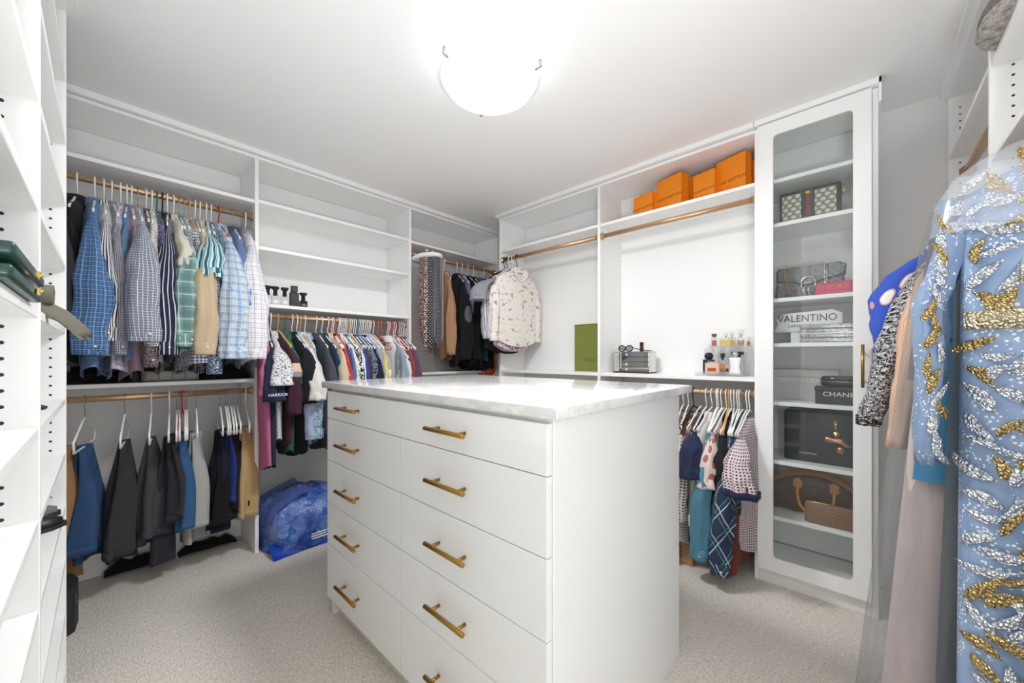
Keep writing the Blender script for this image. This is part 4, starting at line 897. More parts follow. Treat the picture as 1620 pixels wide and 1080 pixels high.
for i, p in enumerate(pth):
    q = i / 6; w = .035 + .012 * math.sin(q * 3) ; h_ = .02 - .004 * q
    rings.append([(p[0] + .015 * math.cos(a) * (1 + .3 * nz(a, q * 3, 1)), p[1] + w * math.cos(a) * .8, p[2] + h_ * math.sin(a) * (1 + .35 * nz(math.cos(a) * 2, q * 4, 2))) for a in [2 * pi * k / 16 for k in range(16)]])
MB().loft(rings, True, True, True).build('body', olive, ps)
rl = MB(); rings = []
for i in range(5):
    x = -.22 + .035 * i; rings.append([(x, 1.40 + .03 * math.cos(a) * (1 + .1 * math.sin(3 * a)), 1.336 + .022 * math.sin(a)) for a in [2 * pi * k / 18 for k in range(18)]])
e = rings[-1]; rings.append([(p[0], 1.40 + (p[1] - 1.40) * .55, 1.336 + (p[2] - 1.336) * .5) for p in e]); rings.append([(p[0] - .06, 1.40 + (p[1] - 1.40) * .5, 1.336 + (p[2] - 1.336) * .45) for p in e])
rl.loft(rings, True, True, True).build('rolled_cuff', olive, ps)
navy = plain('navy_cloth', (40, 50, 66), .9)
nv = MB(); rings = []
for i in range(9):
    q = i / 8; x = -.36 + .25 * q; hh = .065 * (1 - q) ** .7 + .004
    rings.append([(x, 1.70 + .07 * math.cos(a) * (1 - .5 * q), 1.044 + hh * .5 + hh * .5 * math.sin(a)) for a in [2 * pi * k / 14 for k in range(14)]])
nv.loft(rings, True, True, True); tag(nv.build('cap', navy), 'navy folded cloth cap on the left shelf below the pouch', 'cap')
def shoe(name, label, loc, rz, mat, sole):
    r = thing(name, label, 'shoe', loc, rz, 'shoes on the left shelves')
    rg = []
    for q, w, h_ in ((0, .022, .055), (.12, .033, .07), (.3, .034, .062), (.5, .036, .048), (.7, .042, .036), (.88, .036, .028), (1, .014, .016)):
        x = -.12 + .25 * q; rg.append([(x, w * math.cos(a), .012 + max(0, h_ * math.sin(a)) ) for a in [2 * pi * k / 16 for k in range(16)]])
    MB().loft(rg, True, True, True).build('upper', mat, r, False)
    so = [[(-.12 + .25 * q, w * c, z) for c, z in ((-1, 0), (1, 0), (1, .013), (-1, .013))] for q, w in ((-.02, .018), (.1, .034), (.3, .036), (.5, .036), (.72, .044), (.9, .036), (1.03, .01))]
    MB().loft(so, True, True, True, smooth=False).build('sole', sole, r, False)
    MB().tube([(-.07, -.034, .05), (-.06, 0, .085), (-.07, .034, .05)], .006, 8).build('strap', mat, r, False)
    return r
shoe('sandal', 'black strappy shoe on the lower left shelf', (-.215, 1.80, .666), .2, plain('black_leather', (30, 30, 32), .4), M['black'])
shoe('sandal', 'grey suede shoe behind the black shoe on the left shelf', (-.235, 1.95, .666), .1, plain('grey_suede', (116, 114, 112), .9), M['black'])
bn = thing('storage_bin', 'black fabric bin with white print standing on the carpet past the shelf tower', 'bin', (-.24, 2.56, 0))
pts8 = [(-.40, 2.46), (-.12, 2.46), (-.085, 2.50), (-.078, 2.60), (-.10, 2.68), (-.40, 2.68)]
MB().loft([[(x, y, z) for x, y in pts8] for z in (0.0, .03, .17, .19)], True, True, True, smooth=False).build('body', plain('bin_black', (36, 38, 38), .7), bn)
for k in range(3): MB().add([(-.0822 + .0000 * k, 2.515 + .018 * k, .150 - .03 * k), (-.0818, 2.535 + .018 * k, .150 - .03 * k), (-.0818, 2.535 + .018 * k, .128 - .03 * k), (-.0822, 2.515 + .018 * k, .128 - .03 * k)], [(0, 1, 2, 3)]).build('printed_mark', M['hanger'], bn)

# ------------------------------------------------------------------ far wall contents
for k, (x, kind) in enumerate(((.655, 0), (.70, 1), (.745, 2), (.79, 3), (.84, 4))):
    pass
clear = glass('clear_glass', (.96, .97, .97), .10, .02, alpha=.12, acol=(235, 238, 238)); tint = plain('black_glass', (34, 34, 36), .12)
def bottle(label, loc, w, d, h, body, cap, capw, caph, neck=.012, liquid=None, lw=.8, shape='box', capshape='box', group='perfume bottles', rz=0.0, lbl=None):
    b = thing('perfume_bottle', label, 'perfume', loc, rz, group)
    if shape == 'box':
        MB().box(-w / 2, w / 2, -d / 2, d / 2, 0.0005, h, min(w, d) * .12).build('body', body, b, False)
        if liquid: MB().box(-w / 2 * lw, w / 2 * lw, -d / 2 * lw, d / 2 * lw, h * .08, h * .72, .001).build('liquid', liquid, b, False)
    elif shape == 'round':
        MB().lathe([(0, .0005), (w * .36, .0005), (w * .46, h * .12), (w * .5, h * .45), (w * .42, h * .8), (w * .2, h * .97), (0, h)], (0, 0, 0), 22, False, False, 1, d / w).build('body', body, b, False)
        if liquid: MB().lathe([(0, h * .08), (w * .33, h * .1), (w * .4, h * .4), (w * .36, h * .6), (0, h * .6)], (0, 0, 0), 20, False, False, 1, d / w).build('liquid', liquid, b, False)
    else:   # waisted
        MB().lathe([(0, .0005), (w * .5, .0005), (w * .48, h * .1), (w * .38, h * .45), (w * .47, h * .9), (w * .44, h), (0, h)], (0, 0, 0), 22, False, False, 1, d / w).build('body', body, b, False)
    MB().tube([(0, 0, h - .001), (0, 0, h + neck)], capw * .28, 10).build('neck', M['chrome'] if cap is not M['black'] else M['black'], b, False)
    z = h + neck
    if capshape == 'box': MB().box(-capw / 2, capw / 2, -min(d, capw) / 2, min(d, capw) / 2, z, z + caph, .0015).build('cap', cap, b, False)
    elif capshape == 'flare': MB().lathe([(0, z - .006), (capw * .26, z - .006), (capw * .26, z + caph * .5), (capw * .5, z + caph * .72), (capw * .5, z + caph), (0, z + caph)], (0, 0, 0), 16, False, False).build('cap', cap, b, False)
    else: MB().lathe([(0, z), (capw * .4, z), (capw * .5, z + caph * .5), (capw * .3, z + caph * .95), (0, z + caph)], (0, 0, 0), 16, False, False).build('cap', cap, b, False)
    if lbl: MB().box(-w * .3, w * .3, -d / 2 - .0012, -d / 2 - .0002, h * .25, h * .55).build('label', lbl, b, False)
    return b
paper = plain('label_paper', (238, 236, 228), .7); dlab = plain('dark_label', (60, 34, 28), .6)
Ys = 2.765; zs_ = 1.5175
bottle('clear square perfume bottle with black flared cap, leftmost of three', (.706, Ys, zs_), .042, .028, .065, clear, M['black'], .040, .045, capshape='flare', group='cologne bottles on the middle shelf', lbl=paper)
bottle('clear square perfume bottle with black flared cap, middle of three', (.748, Ys, zs_), .044, .028, .065, clear, M['black'], .044, .045, capshape='flare', group='cologne bottles on the middle shelf', lbl=paper)
bottle('clear square perfume bottle with black flared cap beside the tall black one', (.802, Ys, zs_), .044, .028, .065, clear, M['black'], .044, .045, capshape='flare', group='cologne bottles on the middle shelf', lbl=paper)
bottle('tall matte black perfume bottle with a block cap', (.858, Ys, zs_), .052, .030, .098, plain('black_ribbed', (44, 44, 44), .5), plain('black_cap', (40, 40, 40), .45), .036, .040, .003, group='cologne bottles on the middle shelf')
bottle('short smoky black perfume bottle at the right of the row', (.914, Ys, zs_), .046, .030, .048, tint, M['black'], .046, .042, capshape='flare', group='cologne bottles on the middle shelf', lbl=plain('grey_label', (120, 120, 120), .6))
wb_ = thing('storage_basket', 'pale grey woven storage basket under the shirts on the lower shelf', 'basket', (.25, 2.86, 1.059))
lbox('basket_body', (.135, .37, 2.77, 2.97, 1.059, 1.115), plain('basket_grey', (170, 168, 160), .9, bump=(150, .6)), wb_, .008)
for k in range(4):
    x = .15 + k * .054; lbox('woven_panel', (x, x + .046, 2.766, 2.771, 1.066, 1.108), plain('basket_light', (200, 198, 190), .9, bump=(160, .6)) if k == 0 else bpy.data.materials['basket_light'], wb_, .002)
for x0, x1, lb in ((-.40, .10, 'black folded garment at the left end of the shelf below the shirts'), (.39, .61, 'black folded garment right of the woven basket')):
    m_ = MB(); rings = []
    for i in range(13):
        q = i / 12; x = x0 + (x1 - x0) * q; e_ = min(1, min(q, 1 - q) * 6 + .2)
        rings.append([(x, 2.87 + .12 * math.cos(a), 1.0595 + .035 * e_ * (1 + .2 * nz(q * 5, math.cos(a), 3)) * (1 + max(-1, math.sin(a) * 1.3 if math.sin(a) > 0 else math.sin(a)))) for a in [2 * pi * k / 16 for k in range(16)]])
    m_.loft(rings, True, True, True); tag(m_.build('folded_garment', F('solid', (26, 26, 28))), lb, 'clothing')
def heap(name, label, cat, x0, x1, y0, y1, yw, h, mat, sd):
    m_ = MB(); rings = []
    for i in range(19):
        q = i / 18; x = x0 + (x1 - x0) * q; y = y0 + (y1 - y0) * q; e_ = max(.15, min(1, min(q, 1 - q) * 7)) ** .6 * (.75 + .35 * nz(sd, q * 6, 1))
        rings.append([(x, y + yw * math.cos(a) * (1 + .25 * nz(q * 5, math.cos(a) * 2, sd)), .001 + h * e_ * .5 * (1 + max(-1.0, math.sin(a)) * 1.0) * (1 + .3 * nz(q * 9 + sd, math.cos(a) * 3, math.sin(a) * 2))) for a in [2 * pi * k / 18 for k in range(18)]])
    m_.loft(rings, True, True, True); return tag(m_.build(name, mat), label, cat)
heap('fallen_trousers', 'black trousers fallen against the baseboard below the charcoal pair', 'trousers', .0, .24, 3.0, 2.985, .035, .085, F('solid', (20, 20, 22)), 1)
heap('fallen_trousers', 'black garment on the carpet below the grey cargo trousers', 'trousers', .30, .58, 2.985, 2.97, .035, .07, F('solid', (26, 24, 26)), 5)

# blue plastic bag on the floor
t = T('blue_plastic'); o = t.uv(True); n = t.noise(o, 7, 4, .6); n2 = t.noise(o, 16, 3, .6); t.bump(t.noise(t.mapping(o, (1, 1, .5)), 22, 4, .65), .9, .02)
z_ = t.xyz(o)[2]
c_ = t.mix(t.m('SMOOTH_MIN', t.m('MAXIMUM', t.m('MULTIPLY', t.m('SUBTRACT', n, .40), 4.0), 0.0), 1.0, .1), lin((16, 58, 150)), lin((116, 146, 206)))
c_ = t.mix(t.m('GREATER_THAN', n2, .6), c_, lin((34, 92, 180)))
M['blue_plastic'] = t.fin(c_, .16, 0, .6)
bg = thing('plastic_bag', 'big blue translucent plastic bag of bedding on the carpet below the tops', 'bag', (.92, 2.74, 0))
rings = []; uu = []
NB_ = 48
for j in range(15):
    q = j / 14; z = .002 + .335 * q; sz = (1 - abs(2 * q - .85) ** 3.2 * .55) if q > .42 else 1 - .10 * (1 - q / .42) * -0.3
    r = []
    for i in range(NB_):
        a = 2 * pi * i / NB_; c = math.copysign(abs(math.cos(a)) ** .6, math.cos(a)); s_ = math.copysign(abs(math.sin(a)) ** .6, math.sin(a))
        g = sz * (1 + .10 * nz(c * 2.2, s_ * 2.2, z * 7) + .04 * nz(c * 6, s_ * 6, z * 18))
        zz = z + .03 * nz(c * 2, s_ * 2, 7.7) * q
        r.append((.92 + .262 * c * g, 2.75 + .225 * s_ * g, zz))
    rings.append(r); uu += ringuv(NB_, 1.8, z)
MB().loft(rings, True, True, True, uu).build('filled_body', M['blue_plastic'], bg)
t = T('blue_film'); t.fin(lin((24, 66, 176)), .2, 0, .6); M['blue_film'] = t.m_
fl_ = MB(); rr = []
for i in range(15):
    x = .665 + .50 * i / 14; rr.append([(x, 2.60, .05 + .01 * math.sin(x * 30)), (x, 2.545, .028 + .006 * math.sin(x * 40)), (x + .004, 2.505 + .012 * math.sin(x * 9), .004), (x + .004, 2.50 + .012 * math.sin(x * 9), .001)])
fl_.loft(rr, False).build('film_edge', M['blue_film'], bg)
fl2 = MB(); rr = []
for i in range(9):
    q = i / 8; y = 2.56 + .34 * q; rr.append([(.655 + .02 * math.sin(5 * q), y, .20 + .02 * math.sin(8 * q)), (.70, y, .265 + .015 * math.sin(7 * q)), (.80, y + .02, .315 + .02 * math.sin(6 * q)), (.90, y + .03, .338 + .01 * math.sin(9 * q))])
fl2.loft(rr, False).build('top_flap', glass('blue_flap', (.5, .6, .9), .2, .1, alpha=.55, acol=(104, 124, 190)), bg)
for k in range(4):
    MB().box(.88, .975 - .01 * (k % 2), 2.515 - .004 + .005 * k, 2.516 + .005 * k, .05 + .013 * k, .056 + .013 * k).build('printed_line', M['hanger'], bg)

# ------------------------------------------------------------------ right wall contents
M['orange'] = plain('orange_paper', (240, 140, 14), .55); M['brown_ink'] = plain('brown_ink', (92, 54, 22), .7)
ob = [(1.075, 2.50, .150, .155, .06, -.24, .026, 'small orange paper shopping bag, leftmost on the top shelf'), (.905, 2.52, .185, .225, .07, -.30, .032, 'large orange paper shopping bag, second from the left on the top shelf'),
      (.695, 2.51, .135, .185, .06, -.28, .022, 'medium orange paper shopping bag in the middle of the row'), (.555, 2.53, .175, .235, .06, -.32, .030, 'tall orange paper shopping bag beside the glass cabinet')]
for k, (y, x, w, h_, d_, rz, ts, lb) in enumerate(ob):
    g = thing('shopping_bag', lb, 'bag', (x, y, 2.128), rz, 'orange bags on the top shelf')
    # front faces -x locally, width along y
    w2_, th_ = w / 2, d_ / 2; prof = [(-th_, -w2_), (-th_, w2_), (0.0 + .004, w2_ - .004), (th_, w2_), (th_, -w2_), (0.004, -w2_ + .004)]
    MB().loft([[(a, b, z) for a, b in prof] for z in (0, .004, h_)], True, True, False, smooth=False).loft([[(a * .96, b * .985, z) for a, b in prof] for z in (h_, .006)], True, False, True, smooth=False).build('paper_body', M['orange'], g, False)
    text('lettering', 'LOUIS VUITTON', ts * .82, (-th_ - .0006, 0, h_ * .42), FACE_W2, M['brown_ink'], g, .0002, world=False)
    for s_ in (-1, 1):
        MB().tube([(s_ * th_ * .8, -.035, h_ - .01), (s_ * th_ * .8, -.03, h_ + .0), (s_ * th_ * .7, 0, h_ + .012), (s_ * th_ * .8, .03, h_ + .0), (s_ * th_ * .8, .035, h_ - .01)], .0016, 6).build('handle', M['orange'], g, False)
g = thing('shopping_bag', 'orange paper shopping bag half hidden behind the cabinet frame', 'bag', (2.60, .475, 2.128), -.1, 'orange bags on the top shelf')
MB().loft([[(a, b, z) for a, b in ((-.035, -.05), (-.035, .075), (.035, .075), (.035, -.05))] for z in (0, .003, .205)], True, True, False, smooth=False).build('paper_body', M['orange'], g, False)
g = thing('shopping_bag', 'orange paper shopping bag standing behind the large one', 'bag', (2.615, .83, 2.128), -.1, 'orange bags on the top shelf')
MB().loft([[(a, b, z) for a, b in ((-.035, -.07), (-.035, .09), (.035, .09), (.035, -.07))] for z in (0, .003, .225)], True, True, False, smooth=False).build('paper_body', M['orange'], g, False)

t = T('green_monogram'); o = t.uv(True); s3 = t.xyz(o)
f1 = t.m('ABSOLUTE', t.m('SUBTRACT', t.m('FRACT', t.m('ADD', t.m('MULTIPLY', s3[1], 22.0), t.m('MULTIPLY', s3[2], 16.0))), .5)); f2 = t.m('ABSOLUTE', t.m('SUBTRACT', t.m('FRACT', t.m('SUBTRACT', t.m('MULTIPLY', s3[1], 22.0), t.m('MULTIPLY', s3[2], 16.0))), .5))
k_ = t.m('GREATER_THAN', t.m('MAXIMUM', f1, f2), .46)
M['gucci_green'] = t.fin(t.mix(k_, lin((122, 128, 56)), lin((110, 116, 48))), .6)
gbx = thing('gift_box', 'olive green upright gift box leaning beside the shelf divider', 'box', (2.64, 1.60, 1.0745))
lbox('box_body', (2.60, 2.69, 1.43, 1.712, 1.0745, 1.445), M['gucci_green'], gbx, .002)
lbox('box_lid_edge', (2.6, 2.692, 1.428, 1.714, 1.438, 1.449), M['gucci_green'], gbx, .002)
text('lettering', 'GUCCI', .034, (2.5994, 1.56, 1.165), FACE_W2, plain('gucci_ink', (82, 86, 34), .5), gbx)

# mirrored jewellery chest with sunglasses and lipstick
M['mirror'] = plain('mirror', (214, 214, 212), .03, 1.0); M['seam'] = plain('dark_seam', (70, 68, 64), .4, .5); M['crystal'] = plain('crystal_knob', (236, 236, 236), .08, .3)
jb = thing('jewelry_box', 'mirrored jewelry chest with crystal knobs on the right wall shelf', 'jewelry box', (2.575, 1.19, 1.0745))
jx0, jx1, jy0, jy1, jz0, jz1 = 2.52, 2.64, 1.06, 1.32, 1.0745, 1.226
lbox('base', (jx0 - .003, jx1 + .002, jy0 - .004, jy1 + .004, jz0, jz0 + .008), M['seam'], jb)
lbox('chest_body', (jx0 + .004, jx1, jy0, jy1, jz0 + .008, jz1 - .004), M['mirror'], jb, .002)
lbox('lid', (jx0, jx1, jy0 - .002, jy1 + .002, jz1 - .004, jz1), M['mirror'], jb)
nd = 4; hd = (jz1 - .004 - jz0 - .008) / nd
for k in range(nd):
    z0 = jz0 + .008 + hd * k
    d = lbox('drawer', (jx0 - .001, jx0 + .005, jy0 + .006, jy1 - .055, z0 + .003, z0 + hd - .003), M['mirror'], jb, .0015)
    lbox('side_facet', (jx0 - .001, jx0 + .004, jy1 - .052, jy1 - .002, z0 + .002, z0 + hd - .002), M['mirror'], jb, .001)
    lbox('drawer_gap_strip', (jx0 + .001, jx0 + .003, jy0 + .004, jy1 - .053, z0 - .0005, z0 + .0025), M['seam'], jb, 0)  # dark strip filling the gap between drawer fronts
    if k in (0, 1, 3):
        kb = MB().lathe([(0, 0), (.004, .001), (.008, .006), (.006, .012), (0, .014)], n=10); kb.v = [(jx0 - .001 - z, jy0 + .16 + x, z0 + hd / 2 + y) for x, y, z in kb.v]; kb.build('knob', M['crystal'], d)
sg = thing('sunglasses', 'black oval sunglasses lying on the mirrored jewelry chest', 'sunglasses', (2.55, 1.22, 1.227))
lens = glass('smoke_lens', (.42, .38, .38), .1)
for yc in (1.272, 1.216):
    ring_ = [(2.545 + .012 * ((yc - 1.244) / .03) ** 2 * .5, yc + .025 * math.cos(a), 1.249 + .021 * math.sin(a)) for a in [2 * pi * k / 24 for k in range(24)]]
    fr_ = MB().tube(ring_, .0038, 8, True).build('frame', M['black'], sg)
    MB().add([(p[0] + .001, p[1], p[2]) for p in ring_], [tuple(range(24))]).build('lens', lens, fr_)
MB().tube([(2.546, 1.247, 1.254), (2.543, 1.244, 1.256), (2.546, 1.241, 1.254)], .003, 8).build('bridge', M['black'], sg)
MB().tube([(2.552, 1.297, 1.254), (2.58, 1.296, 1.252), (2.62, 1.29, 1.242), (2.635, 1.288, 1.229)], .0025, 8).build('temple', M['black'], sg)
MB().tube([(2.552, 1.191, 1.254), (2.565, 1.17, 1.246), (2.585, 1.12, 1.234), (2.592, 1.07, 1.2295)], .003, 8).build('temple', M['black'], sg)
ls = thing('lipstick', 'dark brown lipstick tube with a gold ring on the jewelry chest', 'lipstick', (2.56, 1.128, 1.227))
brn = plain('lipstick_brown', (58, 32, 24), .25)
lbox('base', (2.549, 2.571, 1.117, 1.139, 1.2265, 1.255), brn, ls, .002); lbox('ring', (2.5505, 2.5695, 1.1185, 1.1375, 1.255, 1.259), M['gold'], ls, .001); lbox('cap', (2.549, 2.571, 1.117, 1.139, 1.259, 1.292), brn, ls, .002)

# acrylic two-tier stand with perfume
acr = glass('acrylic', (.95, .96, .96), .08, .02, alpha=.10, acol=(232, 234, 236))
st = thing('acrylic_stand', 'clear acrylic two tier stand holding perfume bottles on the shelf', 'stand', (2.56, .62, 1.0745))
lbox('lower_tray', (2.47, 2.66, .49, .75, 1.0745, 1.084), acr, st, .001); lbox('tray_lip', (2.468, 2.472, .49, .75, 1.084, 1.10), acr, st, .001)
lbox('back_plate', (2.652, 2.658, .49, .75, 1.084, 1.245), acr, st, .001); lbox('upper_tray', (2.56, 2.66, .475, .70, 1.245, 1.251), acr, st, .001); lbox('tray_lip', (2.558, 2.562, .475, .70, 1.251, 1.263), acr, st, .001)
for y in (.50, .69): lbox('support_leg', (2.60, 2.65, y - .003, y + .003, 1.084, 1.245), acr, st, .001)
LQ = lambda n, c: plain(n, c, .15)
PZ = -A90   # bottles turned to face the camera side (-x)
pz0, pz1 = 1.0845, 1.2515
G_ = 'perfume bottles on the acrylic stand'
bottle('slim red perfume bottle with a square gold cap', (2.61, .678, pz1), .030, .024, .058, clear, plain('antique_gold', (120, 104, 70), .3, .8), .026, .018, .006, LQ('red_liquid', (206, 26, 26)), .82, group=G_, rz=PZ)
bottle('large bottle of bright yellow perfume with a clear stopper', (2.605, .612, pz1), .066, .030, .056, clear, clear, .020, .022, .012, LQ('yellow_liquid', (240, 200, 20)), .86, group=G_, rz=PZ)
bottle('second yellow perfume bottle just behind the large one', (2.635, .585, pz1), .040, .024, .058, clear, clear, .020, .024, .012, LQ('pale_yellow_liquid', (236, 206, 60)), .8, group=G_, rz=PZ)
bottle('rounded amber perfume bottle with a tall glass stopper', (2.61, .532, pz1), .046, .032, .062, clear, clear, .030, .030, .012, LQ('amber_liquid', (196, 130, 40)), .8, 'round', 'box', G_, PZ)
bottle('tiny copper coloured perfume bottle at the end of the upper tier', (2.62, .494, pz1), .018, .018, .030, LQ('copper', (176, 112, 84)), clear, .012, .02, .005, group=G_, rz=PZ)
bottle('dark green perfume bottle with a round black cap', (2.575, .700, pz0), .062, .034, .088, LQ('green_black', (14, 58, 56)), M['black'], .052, .040, .004, capshape='dome', group=G_, rz=PZ)
bottle('pink glass perfume bottle with a copper label, front of the lower tier', (2.52, .665, pz0), .078, .030, .068, LQ('rose_glass', (226, 186, 170)), plain('blush_cap', (232, 200, 190), .3), .05, .004, .002, group=G_, rz=PZ, lbl=LQ('copper_label', (176, 84, 40)))
bottle('tall clear perfume bottle with a small black cap', (2.60, .628, pz0), .034, .028, .085, clear, M['black'], .020, .030, .012, LQ('orange_liquid', (236, 150, 30)), .8, group=G_, rz=PZ)
bottle('clear perfume bottle with a wide flat black cap', (2.60, .548, pz0), .058, .032, .105, clear, M['black'], .062, .018, .012, LQ('blush_liquid', (222, 186, 176)), .7, group=G_, rz=PZ, lbl=dlab)
bottle('white waisted perfume bottle with a silver ball stopper', (2.525, .545, pz0), .064, .034, .100, plain('white_glass', (240, 236, 236), .15), M['chrome'], .036, .030, .006, shape='waist', capshape='dome', group=G_, rz=PZ)
bottle('small clear perfume vial with a brown label between the larger bottles', (2.56, .592, pz0), .024, .02, .062, clear, clear, .012, .02, .006, group=G_, rz=PZ, lbl=dlab)
cbx = thing('cardboard_box', 'brown cardboard box on the carpet under the hanging tops', 'box', (2.42, .90, 0))
lbox('box_body', (2.26, 2.58, .70, 1.10, 0.001, .21), plain('cardboard', (176, 140, 96), .85), cbx, .002)
lbox('flap', (2.25, 2.42, .705, 1.095, .211, .214), bpy.data.materials['cardboard'], cbx, 0); lbox('flap', (2.424, 2.59, .705, 1.095, .211, .214), bpy.data.materials['cardboard'], cbx, 0)
# ------------------------------------------------------------------ inside the glass cabinet (things face -x; shelf tops at CSH + 0.01)
def pts_front(x, pl):    # outline in (y, z) -> points
    return [(x, a, b) for a, b in pl]
def slab(pl, x0, x1, mat, name, parent, bulge=0.0):
    n = len(pl); cy = sum(p[0] for p in pl) / n; cz = sum(p[1] for p in pl) / n
    f = lambda x, g: [(x, cy + (a - cy) * g, cz + (b - cz) * g) for a, b in pl]
    rings = [f(x0, .93), f(x0 + .004, 1.0), f(x1 - .004, 1.0), f(x1, .93)]
    if bulge: rings = [f(x0 - bulge, .6)] + rings
    return MB().loft(rings, True, True, True, smooth=bool(bulge)).build(name, mat, parent)
def S(k): return CSH[k] + 0.0105

# 1 monogram clutch with a red and green stripe
t = T('monogram_canvas'); o = t.uv(True); s3 = t.xyz(o); p = .034
fy = t.m('SUBTRACT', t.m('FRACT', t.m('ADD', t.m('DIVIDE', s3[1], p), t.m('MULTIPLY', t.m('FLOOR', t.m('DIVIDE', s3[2], p * .62)), .5))), .5); fz = t.m('SUBTRACT', t.m('FRACT', t.m('ADD', t.m('DIVIDE', s3[2], p * .62), 50.0)), .5)
dd = t.m('ADD', t.m('MULTIPLY', fy, fy), t.m('MULTIPLY', t.m('MULTIPLY', fz, fz), .55))
M['mono'] = t.fin(t.mix(t.m('LESS_THAN', dd, .10), lin((128, 124, 112)), lin((206, 202, 190))), .6)
dkbr = plain('dark_trim', (52, 46, 44), .5); z0 = S(6)
c1 = thing('monogram_clutch', 'beige monogram clutch with a green and red stripe on the upper cabinet shelf', 'bag', (2.48, .19, z0))
lbox('bag_body', (2.45, 2.52, .07, .32, z0, z0 + .168), dkbr, c1, .01)
for y0, y1 in ((.088, .172), (.226, .308)): lbox('canvas_panel', (2.444, 2.452, y0, y1, z0 + .012, z0 + .150), M['mono'], c1, .002)
for nm, y0, y1, cc in (('green_stripe', .174, .189, (40, 62, 56)), ('red_stripe', .189, .208, (140, 36, 40)), ('green_stripe', .208, .224, (40, 62, 56))): lbox(nm, (2.444, 2.453, y0, y1, z0 + .008, z0 + .135), plain('stripe_' + nm + str(y0), cc, .7), c1, .0008)
m_ = MB().lathe([(0, 0), (.018, .001), (.02, .003), (0, .004)], n=20, sx=1.2, sy=.75); m_.v = [(2.443 - z, .199 + x, z0 + .142 + y) for x, y, z in m_.v]; m_.build('badge', M['gold'], c1)
MB().tube([(2.46, .066, z0 + .10), (2.452, .058, z0 + .115), (2.452, .056, z0 + .14), (2.46, .062, z0 + .15)], .003, 8).build('side_ring', M['gold'], c1)

# 2 silver flap bag with chain and pink wallet
t = T('crackle_silver'); o = t.uv(True); v = t.voro(o, 160); t.bump(v, .7, .003)
M['crackle'] = t.fin(t.mix(t.noise(o, 70, 3), lin((62, 62, 64)), lin((150, 150, 152))), .3, .6)
z0 = S(5)
c2 = thing('shoulder_bag', 'silver crackled leather shoulder bag with a chain and a tiger head clasp', 'bag', (2.53, .19, z0)); c2['label'] = 'silver crackled leather shoulder bag with a chain and a horseshoe clasp'
slab([(.335, z0), (.345, z0 + .02), (.335, z0 + .13), (.33, z0 + .145), (.07, z0 + .145), (.062, z0 + .13), (.055, z0 + .02), (.06, z0)], 2.49, 2.57, M['crackle'], 'bag_body', c2)
slab([(.338, z0 + .152), (.325, z0 + .168), (.075, z0 + .168), (.052, z0 + .155), (.056, z0 + .115), (.075, z0 + .103), (.17, z0 + .082), (.21, z0 + .068), (.25, z0 + .085), (.30, z0 + .098), (.338, z0 + .10)], 2.478, 2.574, M['crackle'], 'flap', c2)
MB().tube([(2.474, .20 + .030 * math.cos(a), z0 + .075 + .036 * math.sin(a)) for a in [math.radians(q) for q in range(-40, 221, 20)]], .005, 8).build('clasp', M['chrome'], c2)
MB().tube([(2.474, .235, z0 + .078), (2.472, .165, z0 + .078)], .004, 8).build('clasp_bar', M['chrome'], c2)
for yy in (.19, .21): MB().tube([(2.473, yy, z0 + .07), (2.470, yy + .01, z0 + .04), (2.472, yy, z0 + .012)], [.004, .006, .008], 8).build('clasp_drop', M['chrome'], c2)
for yy in (.295, .13):
    lk_ = MB()
    for k in range(11):
        z = z0 + .17 - k * .013; y = yy - (.015 * max(0, k - 5) / 5 if yy > .2 else 0)
        lk_.tube([(2.470 + .003 * (k % 2), y + .005 * math.cos(a), z + .008 * math.sin(a)) for a in [2 * pi * q / 8 for q in range(8)]], .0018, 5, True)
    lk_.build('chain', M['gold'] if yy > .2 else M['chrome'], c2)
w1 = thing('wallet', 'pink leather wallet with a gold bow in front of the silver bag', 'wallet', (2.43, .10, z0))
pk = plain('pink_leather', (206, 66, 98), .4, bump=(90, .2))
lbox('wallet_body', (2.415, 2.445, -.01, .168, z0, z0 + .062), pk, w1, .008); lbox('flap_tab', (2.411, 2.417, .035, .13, z0 + .018, z0 + .052), pk, w1, .002)
for s_ in (-1, 1): MB().add([(2.409, .085, z0 + .036), (2.406, .085 + s_ * .014, z0 + .044), (2.406, .085 + s_ * .014, z0 + .028)], [(0, 1, 2)]).build('bow', M['gold'], w1)

# 3 white dust bag lettered, on a white box, and the glitter clutch
z0 = S(4); wsat = plain('white_satin', (228, 228, 232), .55)
bx3 = tag(lbox('small_box', (2.44, 2.52, .17, .27, z0, z0 + .055), plain('white_card', (226, 228, 226), .6), None, .001), 'small white box under the lettered dust bag', 'box')
db = thing('dust_bag', 'white dust bag lettered in dark red lying on a small white box', 'bag', (2.48, .2, z0 + .056))
slab([(.345, z0 + .056), (.325, z0 + .10), (.335, z0 + .125), (.30, z0 + .155), (.10, z0 + .165), (.065, z0 + .145), (.062, z0 + .10), (.08, z0 + .062), (.20, z0 + .057)], 2.44, 2.53, wsat, 'bag_body', db, .002)
text('lettering', 'VALENTINO', .050, (2.4365, .205, z0 + .125), FACE_W2, plain('oxblood_ink', (96, 36, 44), .6), db, .0003, .88)
text('lettering', 'GARAVANI', .020, (2.4365, .235, z0 + .088), FACE_W2, bpy.data.materials['oxblood_ink'], db, .0003)
t = T('glitter'); o = t.uv(True); v = t.voro(o, 420, out='Color'); sv = t.xyz(v)
t.bump(sv[0], .6, .002); M['glitter'] = t.fin(t.mix(sv[1], lin((60, 58, 64)), lin((236, 234, 236))), .25, .7)
gcl = thing('glitter_clutch', 'silver glitter clutch with banded ridges on the middle cabinet shelf', 'bag', (2.42, .12, z0))
